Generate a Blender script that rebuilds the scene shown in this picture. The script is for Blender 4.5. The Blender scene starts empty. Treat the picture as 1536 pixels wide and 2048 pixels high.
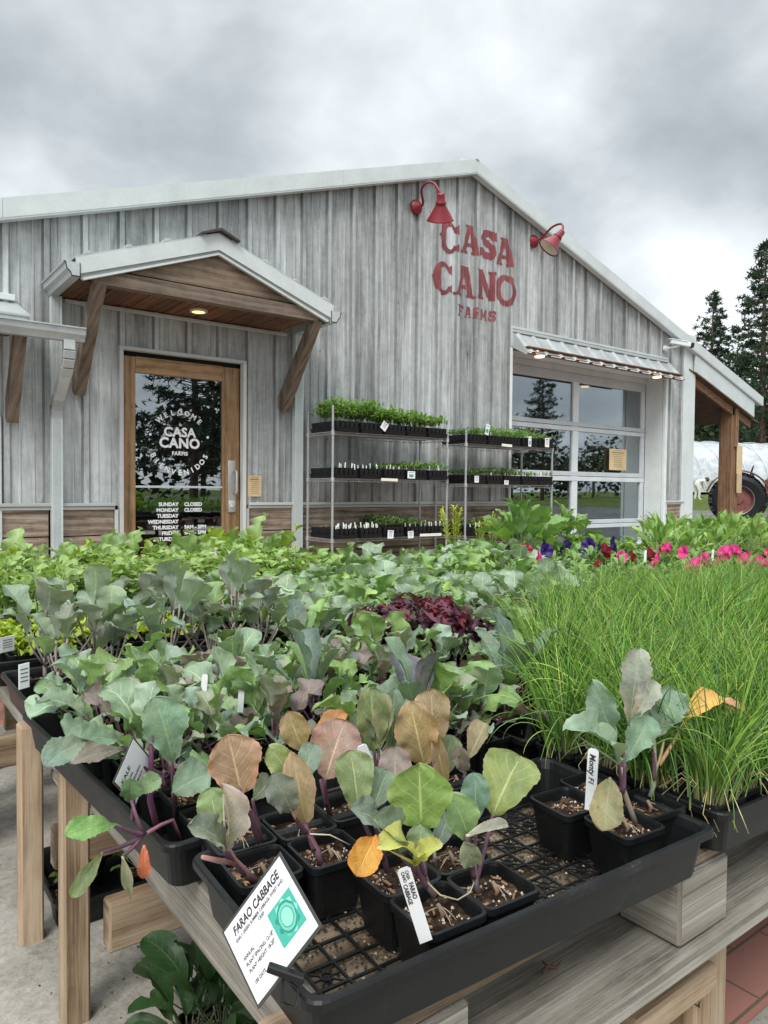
import bpy, math, random
import numpy as np
from mathutils import Vector, Matrix
random.seed(7); RNG = np.random.RandomState(5)
C = bpy.context.scene.collection
R_ = math.radians
# ------------------------------------------------------------------ camera
FPX, CXP, CYP, D, CH = 1450.0, 768.0, 1024.0, 6.5, 0.9
ps, pt, ro = R_(37), R_(1.8), R_(.52)
_r = Vector((math.cos(ps), -math.sin(ps), 0)); _f0 = Vector((math.sin(ps), math.cos(ps), 0)); _z = Vector((0, 0, 1))
FWD = _f0*math.cos(pt) - _z*math.sin(pt); _u = _f0*math.sin(pt) + _z*math.cos(pt)
RT = _r*math.cos(ro) + _u*math.sin(ro); UP = _u*math.cos(ro) - _r*math.sin(ro)
CAMP = Vector((0, 0, CH))
cd = bpy.data.cameras.new('camera'); cam = bpy.data.objects.new('camera', cd); C.objects.link(cam)
cd.sensor_fit = 'VERTICAL'; cd.sensor_height = 36; cd.lens = FPX*36/2048; cd.clip_start = .02; cd.clip_end = 2000
mw = Matrix((RT, UP, -FWD)).transposed().to_4x4(); mw.translation = CAMP; cam.matrix_world = mw
bpy.context.scene.camera = cam
sc = bpy.context.scene
sc.view_settings.view_transform = 'Standard'; sc.view_settings.look = 'None'; sc.view_settings.gamma = 1
sc.view_settings.exposure = 1.02
def onv(px, py, v):
    d = FWD + RT*((px-CXP)/FPX) + UP*((CYP-py)/FPX); return CAMP + d*(v/d.y)
def onz(px, py, z):
    d = FWD + RT*((px-CXP)/FPX) + UP*((CYP-py)/FPX); return CAMP + d*((z-CH)/d.z)
# ------------------------------------------------------------------ world
SUN_EL, SUN_AZ = R_(48), R_(236)       # azimuth measured clockwise from +Y (the wall is to +Y)
wd = bpy.data.worlds.new('World'); sc.world = wd; wd.use_nodes = True
nt = wd.node_tree; nt.nodes.clear()
def N(nt, t, **k):
    n = nt.nodes.new(t)
    for a, b in k.items():
        if a == 'i':
            for q, w in b.items(): n.inputs[q].default_value = w
        else: setattr(n, a, b)
    return n
def LK(nt, a, ao, b, bi): nt.links.new(a.outputs[ao], b.inputs[bi])
tc = N(nt, 'ShaderNodeTexCoord'); sep = N(nt, 'ShaderNodeSeparateXYZ'); LK(nt, tc, 'Generated', sep, 0)
def mth(nt, op, a, b=None, c=None, clamp=False):
    n = nt.nodes.new('ShaderNodeMath'); n.operation = op; n.use_clamp = clamp
    for i, x in enumerate((a, b, c)):
        if x is None: continue
        if isinstance(x, (int, float)): n.inputs[i].default_value = x
        else: nt.links.new(x, n.inputs[i])
    return n.outputs[0]
zc = mth(nt, 'ADD', mth(nt, 'MAXIMUM', sep.outputs[2], 0.0), .40)
cx = mth(nt, 'DIVIDE', sep.outputs[0], zc); cy = mth(nt, 'DIVIDE', sep.outputs[1], zc)
cmb = N(nt, 'ShaderNodeCombineXYZ'); nt.links.new(cx, cmb.inputs[0]); nt.links.new(cy, cmb.inputs[1]); cmb.inputs[2].default_value = 3.1
n1 = N(nt, 'ShaderNodeTexNoise', i={'Scale': 1.25, 'Detail': 9, 'Roughness': .5, 'Distortion': .12}); LK(nt, cmb, 0, n1, 'Vector')
n2 = N(nt, 'ShaderNodeTexNoise', i={'Scale': 4.6, 'Detail': 9, 'Roughness': .52, 'Distortion': .15}); LK(nt, cmb, 0, n2, 'Vector')
n3 = N(nt, 'ShaderNodeTexNoise', i={'Scale': .33, 'Detail': 2, 'Roughness': .5}); LK(nt, cmb, 0, n3, 'Vector')
dens = mth(nt, 'ADD', mth(nt, 'MULTIPLY', n1.outputs[0], .62), mth(nt, 'ADD', mth(nt, 'MULTIPLY', n2.outputs[0], .30), mth(nt, 'MULTIPLY', n3.outputs[0], .10)))
# broad cloud masses: (direction, width, gain)
def blob(px, py, w, g):
    d = (FWD + RT*((px-CXP)/FPX) + UP*((CYP-py)/FPX)).normalized()
    n = nt.nodes.new('ShaderNodeVectorMath'); n.operation = 'DISTANCE'
    LK(nt, tc, 'Generated', n, 0); n.inputs[1].default_value = d
    q = mth(nt, 'SUBTRACT', 1.0, mth(nt, 'DIVIDE', n.outputs['Value'], w), clamp=True)
    return mth(nt, 'MULTIPLY', mth(nt, 'MULTIPLY', q, q), g)
tot = dens
for b in ((250, 300, .36, -.14), (60, 300, .10, .10), (880, 150, .36, .06), (1120, 190, .10, .06), (1000, 90, .08, .05), (700, 60, .3, .03), (1400, 590, .22, .16), (1380, 380, .14, -.05),
          (640, 230, .12, .07), (150, 40, .30, .08), (1450, 150, .25, -.03), (450, 380, .2, -.06)):
    tot = mth(nt, 'ADD', tot, blob(*b))
rp = N(nt, 'ShaderNodeValToRGB'); cr = rp.color_ramp
cr.elements[0].position = .23; cr.elements[0].color = (.20, .225, .245, 1)
cr.elements[1].position = .73; cr.elements[1].color = (.70, .73, .75, 1)
for p, c in ((.37, (.29, .315, .335, 1)), (.455, (.36, .39, .41, 1)), (.53, (.455, .485, .505, 1)), (.60, (.54, .57, .585, 1))):
    e = cr.elements.new(p); e.color = c
tot = mth(nt, 'MULTIPLY_ADD', tot, 1.45, -.205)
nt.links.new(tot, rp.inputs[0])
# overcast skies are brightest overhead
up_ = mth(nt, 'SUBTRACT', sep.outputs[2], .62, clamp=True)
back = mth(nt, 'MULTIPLY', mth(nt, 'SUBTRACT', mth(nt, 'MULTIPLY', sep.outputs[1], -1.0), .15, clamp=True), .7)
gain = mth(nt, 'ADD', 1.0, mth(nt, 'ADD', mth(nt, 'MULTIPLY', up_, 8.5), back))
vm = N(nt, 'ShaderNodeVectorMath', operation='SCALE'); LK(nt, rp, 0, vm, 0); nt.links.new(gain, vm.inputs['Scale'])
sky = N(nt, 'ShaderNodeTexSky', sky_type='NISHITA', sun_disc=False, sun_elevation=SUN_EL, sun_rotation=SUN_AZ)
bg1 = N(nt, 'ShaderNodeBackground', i={'Strength': .07}); LK(nt, sky, 0, bg1, 0)
bg2 = N(nt, 'ShaderNodeBackground', i={'Strength': .80}); LK(nt, vm, 0, bg2, 0)
mx = N(nt, 'ShaderNodeMixShader', i={0: .92}); LK(nt, bg1, 0, mx, 1); LK(nt, bg2, 0, mx, 2)
wo = N(nt, 'ShaderNodeOutputWorld'); LK(nt, mx, 0, wo, 0)
sl = bpy.data.lights.new('sun', 'SUN'); sl.energy = 1.3; sl.angle = R_(24); sl.color = (1, .965, .92)
so = bpy.data.objects.new('sun', sl); C.objects.link(so)
sd = Vector((math.sin(SUN_AZ)*math.cos(SUN_EL), math.cos(SUN_AZ)*math.cos(SUN_EL), math.sin(SUN_EL)))
so.rotation_euler = sd.to_track_quat('Z', 'Y').to_euler(); so.location = (0, -5, 20)
# ------------------------------------------------------------------ mesh builder
class MB:
    def __init__(s): s.V = []; s.F = []; s.M = []; s.U = []; s.T = []; s.n = 0
    def add(s, V, F, U=None, mat=0, tint=(1, 1, 1)):
        o = s.n; k = len(V); s.V.extend(V); s.n += k
        s.F.extend([tuple(i+o for i in f) for f in F]); s.M.extend([mat]*len(F))
        s.U.extend(U if U is not None else [(0, 0)]*k)
        if tint is not None and len(tint) == k and not isinstance(tint[0], (int, float)): s.T.extend(tint)
        else: s.T.extend([tuple(tint)]*k)
    def join(s, b, M=None, tint=None):
        V = b.V if M is None else [tuple(M @ Vector(v)) for v in b.V]
        o = s.n; s.V.extend(V); s.n += len(V); s.F.extend([tuple(i+o for i in f) for f in b.F]); s.M.extend(b.M); s.U.extend(b.U); s.T.extend(b.T)
    def box(s, c, d, rz=0, b=.003, grain=0, mat=0, tint=None, M=None):
        """chamfered box, centre c, size d; uv.x runs along the grain axis in metres"""
        h = [x/2 for x in d]; b = min(b, min(h)*.45); V = []; U = []; ix = {}
        ou, ov = random.random()*9, random.random()*9
        for sx in (-1, 1):
            for sy in (-1, 1):
                for sz in (-1, 1):
                    sg = (sx, sy, sz)
                    for a in range(3):
                        p = [sg[i]*(h[i] if i == a else h[i]-b) for i in range(3)]
                        ix[(sg, a)] = len(V); V.append(p)
                        if a == grain: o2 = [i for i in range(3) if i != a]; U.append((p[o2[0]]*.25+ou, p[o2[1]]+ov+.5))
                        else:
                            q = [i for i in range(3) if i != a and i != grain][0]; U.append((p[grain]+ou, p[q]+ov+a*.37))
        F = []
        def face(keys, nrm):
            f = [ix[k] for k in keys]; P = [Vector(V[i]) for i in f[:3]]
            if (P[1]-P[0]).cross(P[2]-P[0]).dot(Vector(nrm)) < 0: f = f[::-1]
            F.append(tuple(f))
        for a in range(3):
            o1, o2 = [i for i in range(3) if i != a]
            for sa in (-1, 1):
                ks = []
                for x, y in ((-1, -1), (1, -1), (1, 1), (-1, 1)):
                    sg = [0]*3; sg[a] = sa; sg[o1] = x; sg[o2] = y; ks.append((tuple(sg), a))
                nr = [0]*3; nr[a] = sa; face(ks, nr)
        for a in range(3):                      # edges parallel to axis a
            o1, o2 = [i for i in range(3) if i != a]
            for x in (-1, 1):
                for y in (-1, 1):
                    g0 = [0]*3; g1 = [0]*3; g0[a] = -1; g1[a] = 1
                    for g in (g0, g1): g[o1] = x; g[o2] = y
                    nr = [0]*3; nr[o1] = x; nr[o2] = y
                    face([(tuple(g0), o1), (tuple(g1), o1), (tuple(g1), o2), (tuple(g0), o2)], nr)
        for sx in (-1, 1):
            for sy in (-1, 1):
                for sz in (-1, 1): face([((sx, sy, sz), a) for a in range(3)], (sx, sy, sz))
        if M is None: M = Matrix.Translation(c) @ Matrix.Rotation(rz, 4, 'Z')
        V = [tuple(M @ Vector(p)) for p in V]
        if tint is None: g = .82+.36*random.random(); tint = (g, g, g)
        s.add(V, F, U, mat, tint)
    def bar(s, p, q, w, h, up=(0, 0, 1), **k):
        """board from p to q, width w (sideways) and height h"""
        p, q = Vector(p), Vector(q); y = q-p; L = y.length; y.normalize(); up = Vector(up)
        x = y.cross(up).normalized(); z = x.cross(y)
        M = Matrix((y, x, z)).transposed().to_4x4(); M.translation = (p+q)/2
        s.box((0, 0, 0), (L, w, h), M=M, grain=0, **k)
    def tube(s, P, r, n=6, mat=0, tint=(1, 1, 1), cap=True, r2=None):
        P = [Vector(p) for p in P]; m = len(P)
        rs = [r[i] if isinstance(r, (list, tuple)) else (r if r2 is None else r+(r2-r)*i/(m-1)) for i in range(m)]
        V = []; U = []; prev = None; L = 0
        for i, p in enumerate(P):
            t = (P[min(i+1, m-1)]-P[max(i-1, 0)]); t = t.normalized() if t.length > 1e-9 else Vector((0, 0, 1))
            if prev is None: a = t.cross(Vector((.3, .1, 1)) if abs(t.z) < .9 else Vector((1, 0, .1))).normalized()
            else: a = (prev - t*prev.dot(t)).normalized()
            prev = a; b = t.cross(a)
            if i: L += (P[i]-P[i-1]).length
            for k in range(n):
                g = 2*math.pi*k/n; V.append(tuple(p+(a*math.cos(g)+b*math.sin(g))*rs[i])); U.append((L, k/n))
        F = [(i*n+k, i*n+(k+1) % n, (i+1)*n+(k+1) % n, (i+1)*n+k) for i in range(m-1) for k in range(n)]
        if cap and n > 2: F.append(tuple(range(n))[::-1]); F.append(tuple((m-1)*n+k for k in range(n)))
        s.add(V, F, U, mat, tint)
    def lathe(s, pr, n=24, M=None, mat=0, tint=(1, 1, 1)):
        V = []; U = []
        for i, (r, z) in enumerate(pr):
            for k in range(n):
                a = 2*math.pi*k/n; p = Vector((r*math.cos(a), r*math.sin(a), z)); V.append(tuple(M @ p if M else p)); U.append((k/n, z))
        F = [(i*n+k, i*n+(k+1) % n, (i+1)*n+(k+1) % n, (i+1)*n+k) for i in range(len(pr)-1) for k in range(n)]
        s.add(V, F, U, mat, tint)
    def prism(s, poly, ax, a0, a1, mat=0, tint=(1, 1, 1), uvs=None):
        """poly = list of 2-D points; ax = extrusion axis 0/1/2"""
        o = [i for i in range(3) if i != ax]
        def P(q, a): r = [0]*3; r[o[0]] = q[0]; r[o[1]] = q[1]; r[ax] = a; return tuple(r)
        n = len(poly)
        for a, rev in ((a0, 0), (a1, 1)):
            V = [P(q, a) for q in poly]; U = [(q[0], q[1]) for q in poly]; s.add(V, [tuple(range(n))[::-1] if rev else tuple(range(n))], U, mat, tint)
        for i in range(n):
            q, w = poly[i], poly[(i+1) % n]; l = math.hypot(w[0]-q[0], w[1]-q[1])
            s.add([P(q, a0), P(w, a0), P(w, a1), P(q, a1)], [(0, 1, 2, 3)], [(0, a0), (l, a0), (l, a1), (0, a1)], mat, tint)
    def quad(s, a, b, c, d, mat=0, tint=(1, 1, 1), uv=None):
        s.add([tuple(a), tuple(b), tuple(c), tuple(d)], [(0, 1, 2, 3)], uv or [(0, 0), (1, 0), (1, 1), (0, 1)], mat, tint)
    def build(s, name, mats, parent=None, smooth=False, loc=None):
        me = bpy.data.meshes.new(name); me.from_pydata(s.V, [], s.F)
        if not isinstance(mats, (list, tuple)): mats = [mats]
        for m in mats: me.materials.append(m)
        me.polygons.foreach_set('material_index', s.M)
        if smooth: me.polygons.foreach_set('use_smooth', [True]*len(s.F))
        uv = me.uv_layers.new(name='UVMap'); li = np.zeros(len(me.loops), dtype=np.int32); me.loops.foreach_get('vertex_index', li)
        uv.data.foreach_set('uv', np.array(s.U, dtype=np.float32)[li].ravel())
        T = np.ones((len(s.V), 4), dtype=np.float32); T[:, :3] = np.array(s.T, dtype=np.float32)[:, :3]
        at = me.color_attributes.new('tint', 'FLOAT_COLOR', 'POINT'); at.data.foreach_set('color', T.ravel())
        me.update(); o = bpy.data.objects.new(name, me); C.objects.link(o)
        if parent: o.parent = parent
        if loc is not None: o.location = loc
        return o
def tag(o, label=None, cat=None, group=None, kind=None):
    if label: o['label'] = label
    if cat: o['category'] = cat
    if group: o['group'] = group
    if kind: o['kind'] = kind
    return o
def thing(name, label, cat, loc=(0, 0, 0), rz=0, group=None):
    o = bpy.data.objects.new(name, None); C.objects.link(o); o.empty_display_size = .05
    o.location = loc; o.rotation_euler = (0, 0, rz); return tag(o, label, cat, group)
KIDS = {}
def dup(root, loc, rz=0, sc_=1, label=None, group=None):
    r = root.copy(); C.objects.link(r); r.location = loc; r.rotation_euler = (0, 0, rz); r.scale = (sc_,)*3 if isinstance(sc_, (int, float)) else sc_
    if label: r['label'] = label
    if group: r['group'] = group
    if root.name not in KIDS: KIDS[root.name] = [(c, list(c.children)) for c in root.children]
    for ch, gr in KIDS[root.name]:
        c = ch.copy(); C.objects.link(c); c.parent = r
        for g in gr: d = g.copy(); C.objects.link(d); d.parent = c
    return r
ORD = 'first second third fourth fifth sixth seventh eighth ninth tenth eleventh twelfth thirteenth fourteenth fifteenth sixteenth seventeenth eighteenth nineteenth twentieth twenty-first twenty-second twenty-third twenty-fourth twenty-fifth'.split()
# ------------------------------------------------------------------ materials
def mat(name, base=(.5, .5, .5), rough=.6, metal=0, spec=.5, fn=None):
    m = bpy.data.materials.new(name); m.use_nodes = True; t = m.node_tree; p = t.nodes['Principled BSDF']
    p.inputs['Base Color'].default_value = (*base, 1); p.inputs['Roughness'].default_value = rough; p.inputs['Metallic'].default_value = metal
    p.inputs['Specular IOR Level'].default_value = spec
    if fn: fn(t, p)
    return m
def ramp(t, src, stops):
    r = t.nodes.new('ShaderNodeValToRGB'); c = r.color_ramp
    c.elements[0].position, c.elements[0].color = stops[0][0], (*stops[0][1], 1)
    c.elements[1].position, c.elements[1].color = stops[-1][0], (*stops[-1][1], 1)
    for p, q in stops[1:-1]: c.elements.new(p).color = (*q, 1)
    t.links.new(src, r.inputs[0]); return r.outputs[0]
def coords(t, kind='Object', scale=(1, 1, 1), loc=(0, 0, 0)):
    a = t.nodes.new('ShaderNodeTexCoord'); m = t.nodes.new('ShaderNodeMapping'); m.inputs['Scale'].default_value = scale; m.inputs['Location'].default_value = loc
    t.links.new(a.outputs[kind], m.inputs[0]); return m.outputs[0]
def noise(t, vec, scale, detail=4, rough=.5, dist=0, out=0):
    n = t.nodes.new('ShaderNodeTexNoise'); n.inputs['Scale'].default_value = scale; n.inputs['Detail'].default_value = detail
    n.inputs['Roughness'].default_value = rough; n.inputs['Distortion'].default_value = dist; t.links.new(vec, n.inputs['Vector']); return n.outputs[out]
def mixc(t, f, a, b, mode='MIX'):
    m = t.nodes.new('ShaderNodeMix'); m.data_type = 'RGBA'; m.blend_type = mode
    for i, x in ((0, f), (6, a), (7, b)):
        if isinstance(x, (int, float)): m.inputs[i].default_value = x
        elif isinstance(x, tuple): m.inputs[i].default_value = (*x, 1)
        else: t.links.new(x, m.inputs[i])
    return m.outputs[2]
def attr(t, n='tint'):
    a = t.nodes.new('ShaderNodeAttribute'); a.attribute_name = n; return a.outputs['Color']
def bump(t, p, h, s=.3, d=.01):
    b = t.nodes.new('ShaderNodeBump'); b.inputs['Strength'].default_value = s; b.inputs['Distance'].default_value = d
    t.links.new(h, b.inputs['Height']); t.links.new(b.outputs[0], p.inputs['Normal'])
def lc(t, col, p): t.links.new(col, p.inputs['Base Color'])

def f_siding(t, p):
    v = coords(t, 'Object', (1, 1, 1)); s = coords(t, 'Object', (8, 8, .75)); s2 = coords(t, 'Object', (46, 46, 2.6)); s3 = coords(t, 'Object', (3.6, 3.6, .22), (4, 0, 2))
    a = noise(t, s, 1, 8, .7, .9); b = noise(t, s2, 1, 6, .7, .6); c = noise(t, v, 11, 7, .72); e = noise(t, s3, 1, 3, .5)
    q = mth(t, 'ADD', mth(t, 'MULTIPLY', a, .40), mth(t, 'ADD', mth(t, 'MULTIPLY', b, .16), mth(t, 'ADD', mth(t, 'MULTIPLY', c, .17), mth(t, 'MULTIPLY', e, .27))))
    col = ramp(t, q, [(.36, (.14, .148, .146)), (.43, (.245, .258, .254)), (.49, (.36, .378, .374)), (.54, (.46, .487, .482)), (.61, (.60, .645, .645))])
    br = noise(t, coords(t, 'Object', (5, 5, .5), (9, 0, 0)), 1, 4, .5)
    col = mixc(t, mth(t, 'MULTIPLY', mth(t, 'SUBTRACT', br, .56, clamp=True), 2.0, clamp=True), col, (.27, .255, .23))
    # small dark nail stains
    vo = t.nodes.new('ShaderNodeTexVoronoi'); vo.inputs['Scale'].default_value = 1; t.links.new(coords(t, 'Object', (4.3, .01, 2.3)), vo.inputs['Vector'])
    sp = mth(t, 'LESS_THAN', mth(t, 'ADD', vo.outputs['Distance'], mth(t, 'MULTIPLY', c, .05)), .072)
    col = mixc(t, mth(t, 'MULTIPLY', sp, .7), col, (.06, .06, .055))
    col = mixc(t, 1.0, col, attr(t), 'MULTIPLY'); lc(t, col, p); bump(t, p, q, .25, .01)
M_siding = mat('weathered_siding', rough=.55, spec=.35, fn=f_siding)
def wood(name, c0, c1, c2, gs=1.0, rough=.75, knot=True, spec=.25, bs=.4):
    def f(t, p):
        uv = coords(t, 'UV', (1.8*gs, 38*gs, 1)); uv2 = coords(t, 'UV', (9*gs, 330*gs, 1)); uv3 = coords(t, 'UV', (1, 1, 1))
        w = t.nodes.new('ShaderNodeTexWave'); w.wave_type = 'BANDS'; w.bands_direction = 'Y'; w.inputs['Scale'].default_value = 5*gs; w.inputs['Distortion'].default_value = 5
        w.inputs['Detail'].default_value = 3; w.inputs['Detail Scale'].default_value = .8; t.links.new(coords(t, 'UV', (.28, 1, 1)), w.inputs['Vector'])
        a = noise(t, uv, 1, 8, .68, .8); b = noise(t, uv2, 1, 4, .6); c = noise(t, uv3, 6, 6, .65)
        q = mth(t, 'ADD', mth(t, 'MULTIPLY', a, .42), mth(t, 'ADD', mth(t, 'MULTIPLY', b, .26), mth(t, 'ADD', mth(t, 'MULTIPLY', w.outputs[1], .07), mth(t, 'MULTIPLY', c, .25))))
        col = ramp(t, q, [(.40, c0), (.49, c1), (.60, c2)])
        if knot:
            vo = t.nodes.new('ShaderNodeTexVoronoi'); vo.inputs['Scale'].default_value = 1; t.links.new(coords(t, 'UV', (2.2, 5.5, 1)), vo.inputs['Vector'])
            k = mth(t, 'SUBTRACT', 1, mth(t, 'MULTIPLY', mth(t, 'ADD', vo.outputs['Distance'], mth(t, 'MULTIPLY', a, .05)), 6.5), clamp=True)
            col = mixc(t, mth(t, 'MULTIPLY', k, .8), col, tuple(x*.45 for x in c0))
        lc(t, mixc(t, 1.0, col, attr(t), 'MULTIPLY'), p); bump(t, p, q, bs, .004)
    return mat(name, rough=rough, spec=spec, fn=f)
M_barn = wood('old_barn_wood', (.11, .078, .052), (.25, .185, .135), (.42, .36, .30))
M_beam = wood('canopy_beam_wood', (.085, .062, .046), (.16, .122, .092), (.24, .192, .15))
M_cedar = wood('cedar_soffit_wood', (.06, .026, .012), (.13, .06, .028), (.20, .10, .05), rough=.6)
M_fir = wood('porch_fir_wood', (.10, .055, .032), (.20, .115, .065), (.29, .175, .105))
M_oak = wood('oak_door_wood', (.13, .072, .028), (.26, .155, .07), (.37, .235, .12), gs=.9, knot=False, rough=.45, spec=.4, bs=.2)
M_leg = wood('bench_leg_wood', (.18, .115, .068), (.35, .25, .16), (.49, .39, .275))
M_pallet = wood('pallet_wood', (.07, .048, .032), (.145, .105, .070), (.24, .185, .13), bs=.8)
M_pallet2 = wood('grey_plank_wood', (.11, .098, .080), (.235, .215, .180), (.37, .345, .30), bs=1.0)
def painted(name, c, rough=.45, metal=0, var=.12, spec=.4):
    def f(t, p):
        v = coords(t, 'Object', (1, 1, 1)); n = noise(t, v, 3.5, 6, .6); m = noise(t, v, 40, 3, .6)
        q = mth(t, 'ADD', mth(t, 'MULTIPLY', n, .7), mth(t, 'MULTIPLY', m, .3))
        lc(t, mixc(t, 1.0, ramp(t, q, [(.35, tuple(x*(1-var) for x in c)), (.65, tuple(min(1, x*(1+var*.5)) for x in c))]), attr(t), 'MULTIPLY'), p)
        r = mth(t, 'ADD', rough-.08, mth(t, 'MULTIPLY', n, .2)); t.links.new(r, p.inputs['Roughness'])
    return mat(name, c, rough, metal, spec, f)
M_trim = painted('light_metal_trim', (.56, .61, .60)); M_white = painted('white_garage_frame', (.60, .64, .655)); M_door_trim = painted('cream_trim', (.50, .51, .49))
M_jamb = painted('white_jamb', (.60, .64, .63)); M_galv = painted('galvanised_metal', (.50, .52, .52), .38, .35, .2); M_gutter = painted('brushed_gutter', (.50, .53, .535), .38, .3, .18)
M_awn = painted('ribbed_awning_metal', (.40, .42, .42), .5, .2, .3)
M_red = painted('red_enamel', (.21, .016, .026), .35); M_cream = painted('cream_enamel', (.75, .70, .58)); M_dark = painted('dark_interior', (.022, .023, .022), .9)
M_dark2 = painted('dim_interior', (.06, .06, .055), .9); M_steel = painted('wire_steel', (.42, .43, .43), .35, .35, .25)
def f_black(t, p):
    v = coords(t, 'Object', (1, 1, 1)); n = noise(t, v, 22, 6, .65); m = noise(t, v, 160, 3, .6); k = noise(t, v, 4, 3, .5)
    q = mth(t, 'ADD', mth(t, 'MULTIPLY', n, .5), mth(t, 'ADD', mth(t, 'MULTIPLY', m, .25), mth(t, 'MULTIPLY', k, .25)))
    lc(t, ramp(t, q, [(.40, (.005, .0055, .006)), (.56, (.010, .011, .012)), (.62, (.02, .02, .02)), (.72, (.06, .058, .054))]), p)
    t.links.new(mth(t, 'ADD', .3, mth(t, 'MULTIPLY', n, .3)), p.inputs['Roughness'])
M_plastic = mat('black_plastic', rough=.45, spec=.30, fn=f_black)
def f_soil(t, p):
    v = coords(t, 'Object', (1, 1, 1)); n = noise(t, v, 90, 6, .7); vo = t.nodes.new('ShaderNodeTexVoronoi'); vo.inputs['Scale'].default_value = 150; t.links.new(v, vo.inputs['Vector'])
    col = ramp(t, n, [(.38, (.010, .006, .005)), (.50, (.030, .018, .012)), (.62, (.085, .052, .034))])
    s = mth(t, 'LESS_THAN', vo.outputs['Distance'], .16); c2 = noise(t, v, 60, 2)
    col = mixc(t, mth(t, 'MULTIPLY', s, mth(t, 'GREATER_THAN', c2, .53)), col, (.55, .50, .42)); lc(t, mixc(t, 1.0, col, attr(t), 'MULTIPLY'), p); bump(t, p, n, .9, .004)
M_soil = mat('potting_soil', rough=.95, spec=.1, fn=f_soil)
M_perl = painted('perlite_grain', (.62, .56, .46), .9, var=.35); M_chip = wood('bark_chip', (.08, .04, .02), (.2, .11, .06), (.4, .26, .15), gs=6, knot=False)
def leafmat(name, vein=.55, veinc=(1.9, 1.75, 1.5), nl=6, rough=.5, trans=.22, blister=.5, mottle=.25, spec=.35):
    m = bpy.data.materials.new(name); m.use_nodes = True; t = m.node_tree; p = t.nodes['Principled BSDF']; out = t.nodes['Material Output']
    a = t.nodes.new('ShaderNodeTexCoord'); s = t.nodes.new('ShaderNodeSeparateXYZ'); t.links.new(a.outputs['UV'], s.inputs[0])
    nz = noise(t, a.outputs['Object'], 22, 5, .62); nf = noise(t, a.outputs['Object'], 110, 4, .6); nb = noise(t, coords(t, 'Object', (1, 1, 1), (3, 7, 1)), 30, 5, .7)
    ab = mth(t, 'ABSOLUTE', s.outputs[0]); tt = mth(t, 'FRACT', s.outputs[1])
    mid = mth(t, 'SUBTRACT', 1, mth(t, 'DIVIDE', ab, mth(t, 'SUBTRACT', .12, mth(t, 'MULTIPLY', tt, .09))), clamp=True)
    ph = mth(t, 'SUBTRACT', mth(t, 'ADD', mth(t, 'MULTIPLY', tt, float(nl)), mth(t, 'MULTIPLY', nz, .7)), mth(t, 'MULTIPLY', ab, 2.1))
    lat = mth(t, 'ABSOLUTE', mth(t, 'SUBTRACT', mth(t, 'FRACT', ph), .5))
    lat = mth(t, 'SUBTRACT', 1, mth(t, 'DIVIDE', lat, .085), clamp=True)
    lat = mth(t, 'MULTIPLY', lat, mth(t, 'SUBTRACT', 1.05, ab, clamp=True))
    vn = mth(t, 'MAXIMUM', mid, mth(t, 'MULTIPLY', lat, .75)); vn = mth(t, 'MULTIPLY', vn, vein)
    base = attr(t)
    dk = mixc(t, 1.0, base, (1-mottle, 1-mottle*.9, 1-mottle*.6), 'MULTIPLY'); lt = mixc(t, 1.0, base, (1+mottle, 1+mottle, 1+mottle*.9), 'MULTIPLY')
    q = mth(t, 'ADD', mth(t, 'MULTIPLY', nz, .65), mth(t, 'MULTIPLY', nf, .35))
    f = mth(t, 'MULTIPLY', mth(t, 'SUBTRACT', q, .38), 4.0, clamp=True); col = mixc(t, f, dk, lt)
    col = mixc(t, mth(t, 'MULTIPLY', mth(t, 'SUBTRACT', nb, .50, clamp=True), 2.4*mottle/.2, clamp=True), col, mixc(t, 1.0, base, (1.35, .98, .80), 'MULTIPLY'))
    # small brown blemishes
    sp_ = mth(t, 'GREATER_THAN', mth(t, 'ADD', mth(t, 'MULTIPLY', nb, .6), mth(t, 'MULTIPLY', nf, .4)), .655); col = mixc(t, mth(t, 'MULTIPLY', sp_, .6), col, (.16, .10, .05))
    # leaf margin paler
    ed = mth(t, 'MULTIPLY', mth(t, 'SUBTRACT', ab, .9, clamp=True), 4.0, clamp=True)
    col = mixc(t, ed, col, mixc(t, 1.0, base, (1.35, 1.25, 1.2), 'MULTIPLY'))
    col = mixc(t, vn, col, mixc(t, 1.0, mixc(t, 1.0, base, tuple(x*.72 for x in veinc), 'MULTIPLY'), (.16, .15, .10), 'ADD'))
    lc(t, col, p); p.inputs['Roughness'].default_value = rough; p.inputs['Specular IOR Level'].default_value = spec
    h = mth(t, 'SUBTRACT', mth(t, 'ADD', mth(t, 'MULTIPLY', nf, .5), mth(t, 'MULTIPLY', nz, .5)), mth(t, 'MULTIPLY', vn, .25)); bump(t, p, h, blister, .004)
    tr = t.nodes.new('ShaderNodeBsdfTranslucent'); t.links.new(mixc(t, 1.0, col, (1.25, 1.35, .7), 'MULTIPLY'), tr.inputs[0])
    mm = t.nodes.new('ShaderNodeMixShader'); mm.inputs[0].default_value = trans
    t.links.new(p.outputs[0], mm.inputs[1]); t.links.new(tr.outputs[0], mm.inputs[2]); t.links.new(mm.outputs[0], out.inputs[0]); return m
M_cab = leafmat('cabbage_leaf', 1.0, (2.2, 2.05, 1.9), 5, .5, .25, .8, .22)
M_kale = leafmat('kale_leaf', .6, (1.8, 1.65, 1.7), 7, .5, .2, .9, .24)
M_thin = leafmat('thin_green_leaf', .35, (1.5, 1.5, 1.3), 7, .42, .32, .4, .22)
M_grass = leafmat('chive_blade', 0, (1, 1, 1), 1, .4, .3, 0, .12)
M_stem = leafmat('plant_stem', 0, (1, 1, 1), 1, .5, .05, .1, .25)
M_needle = leafmat('pine_needles', 0, (1, 1, 1), 1, .7, .1, 0, .3)
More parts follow.
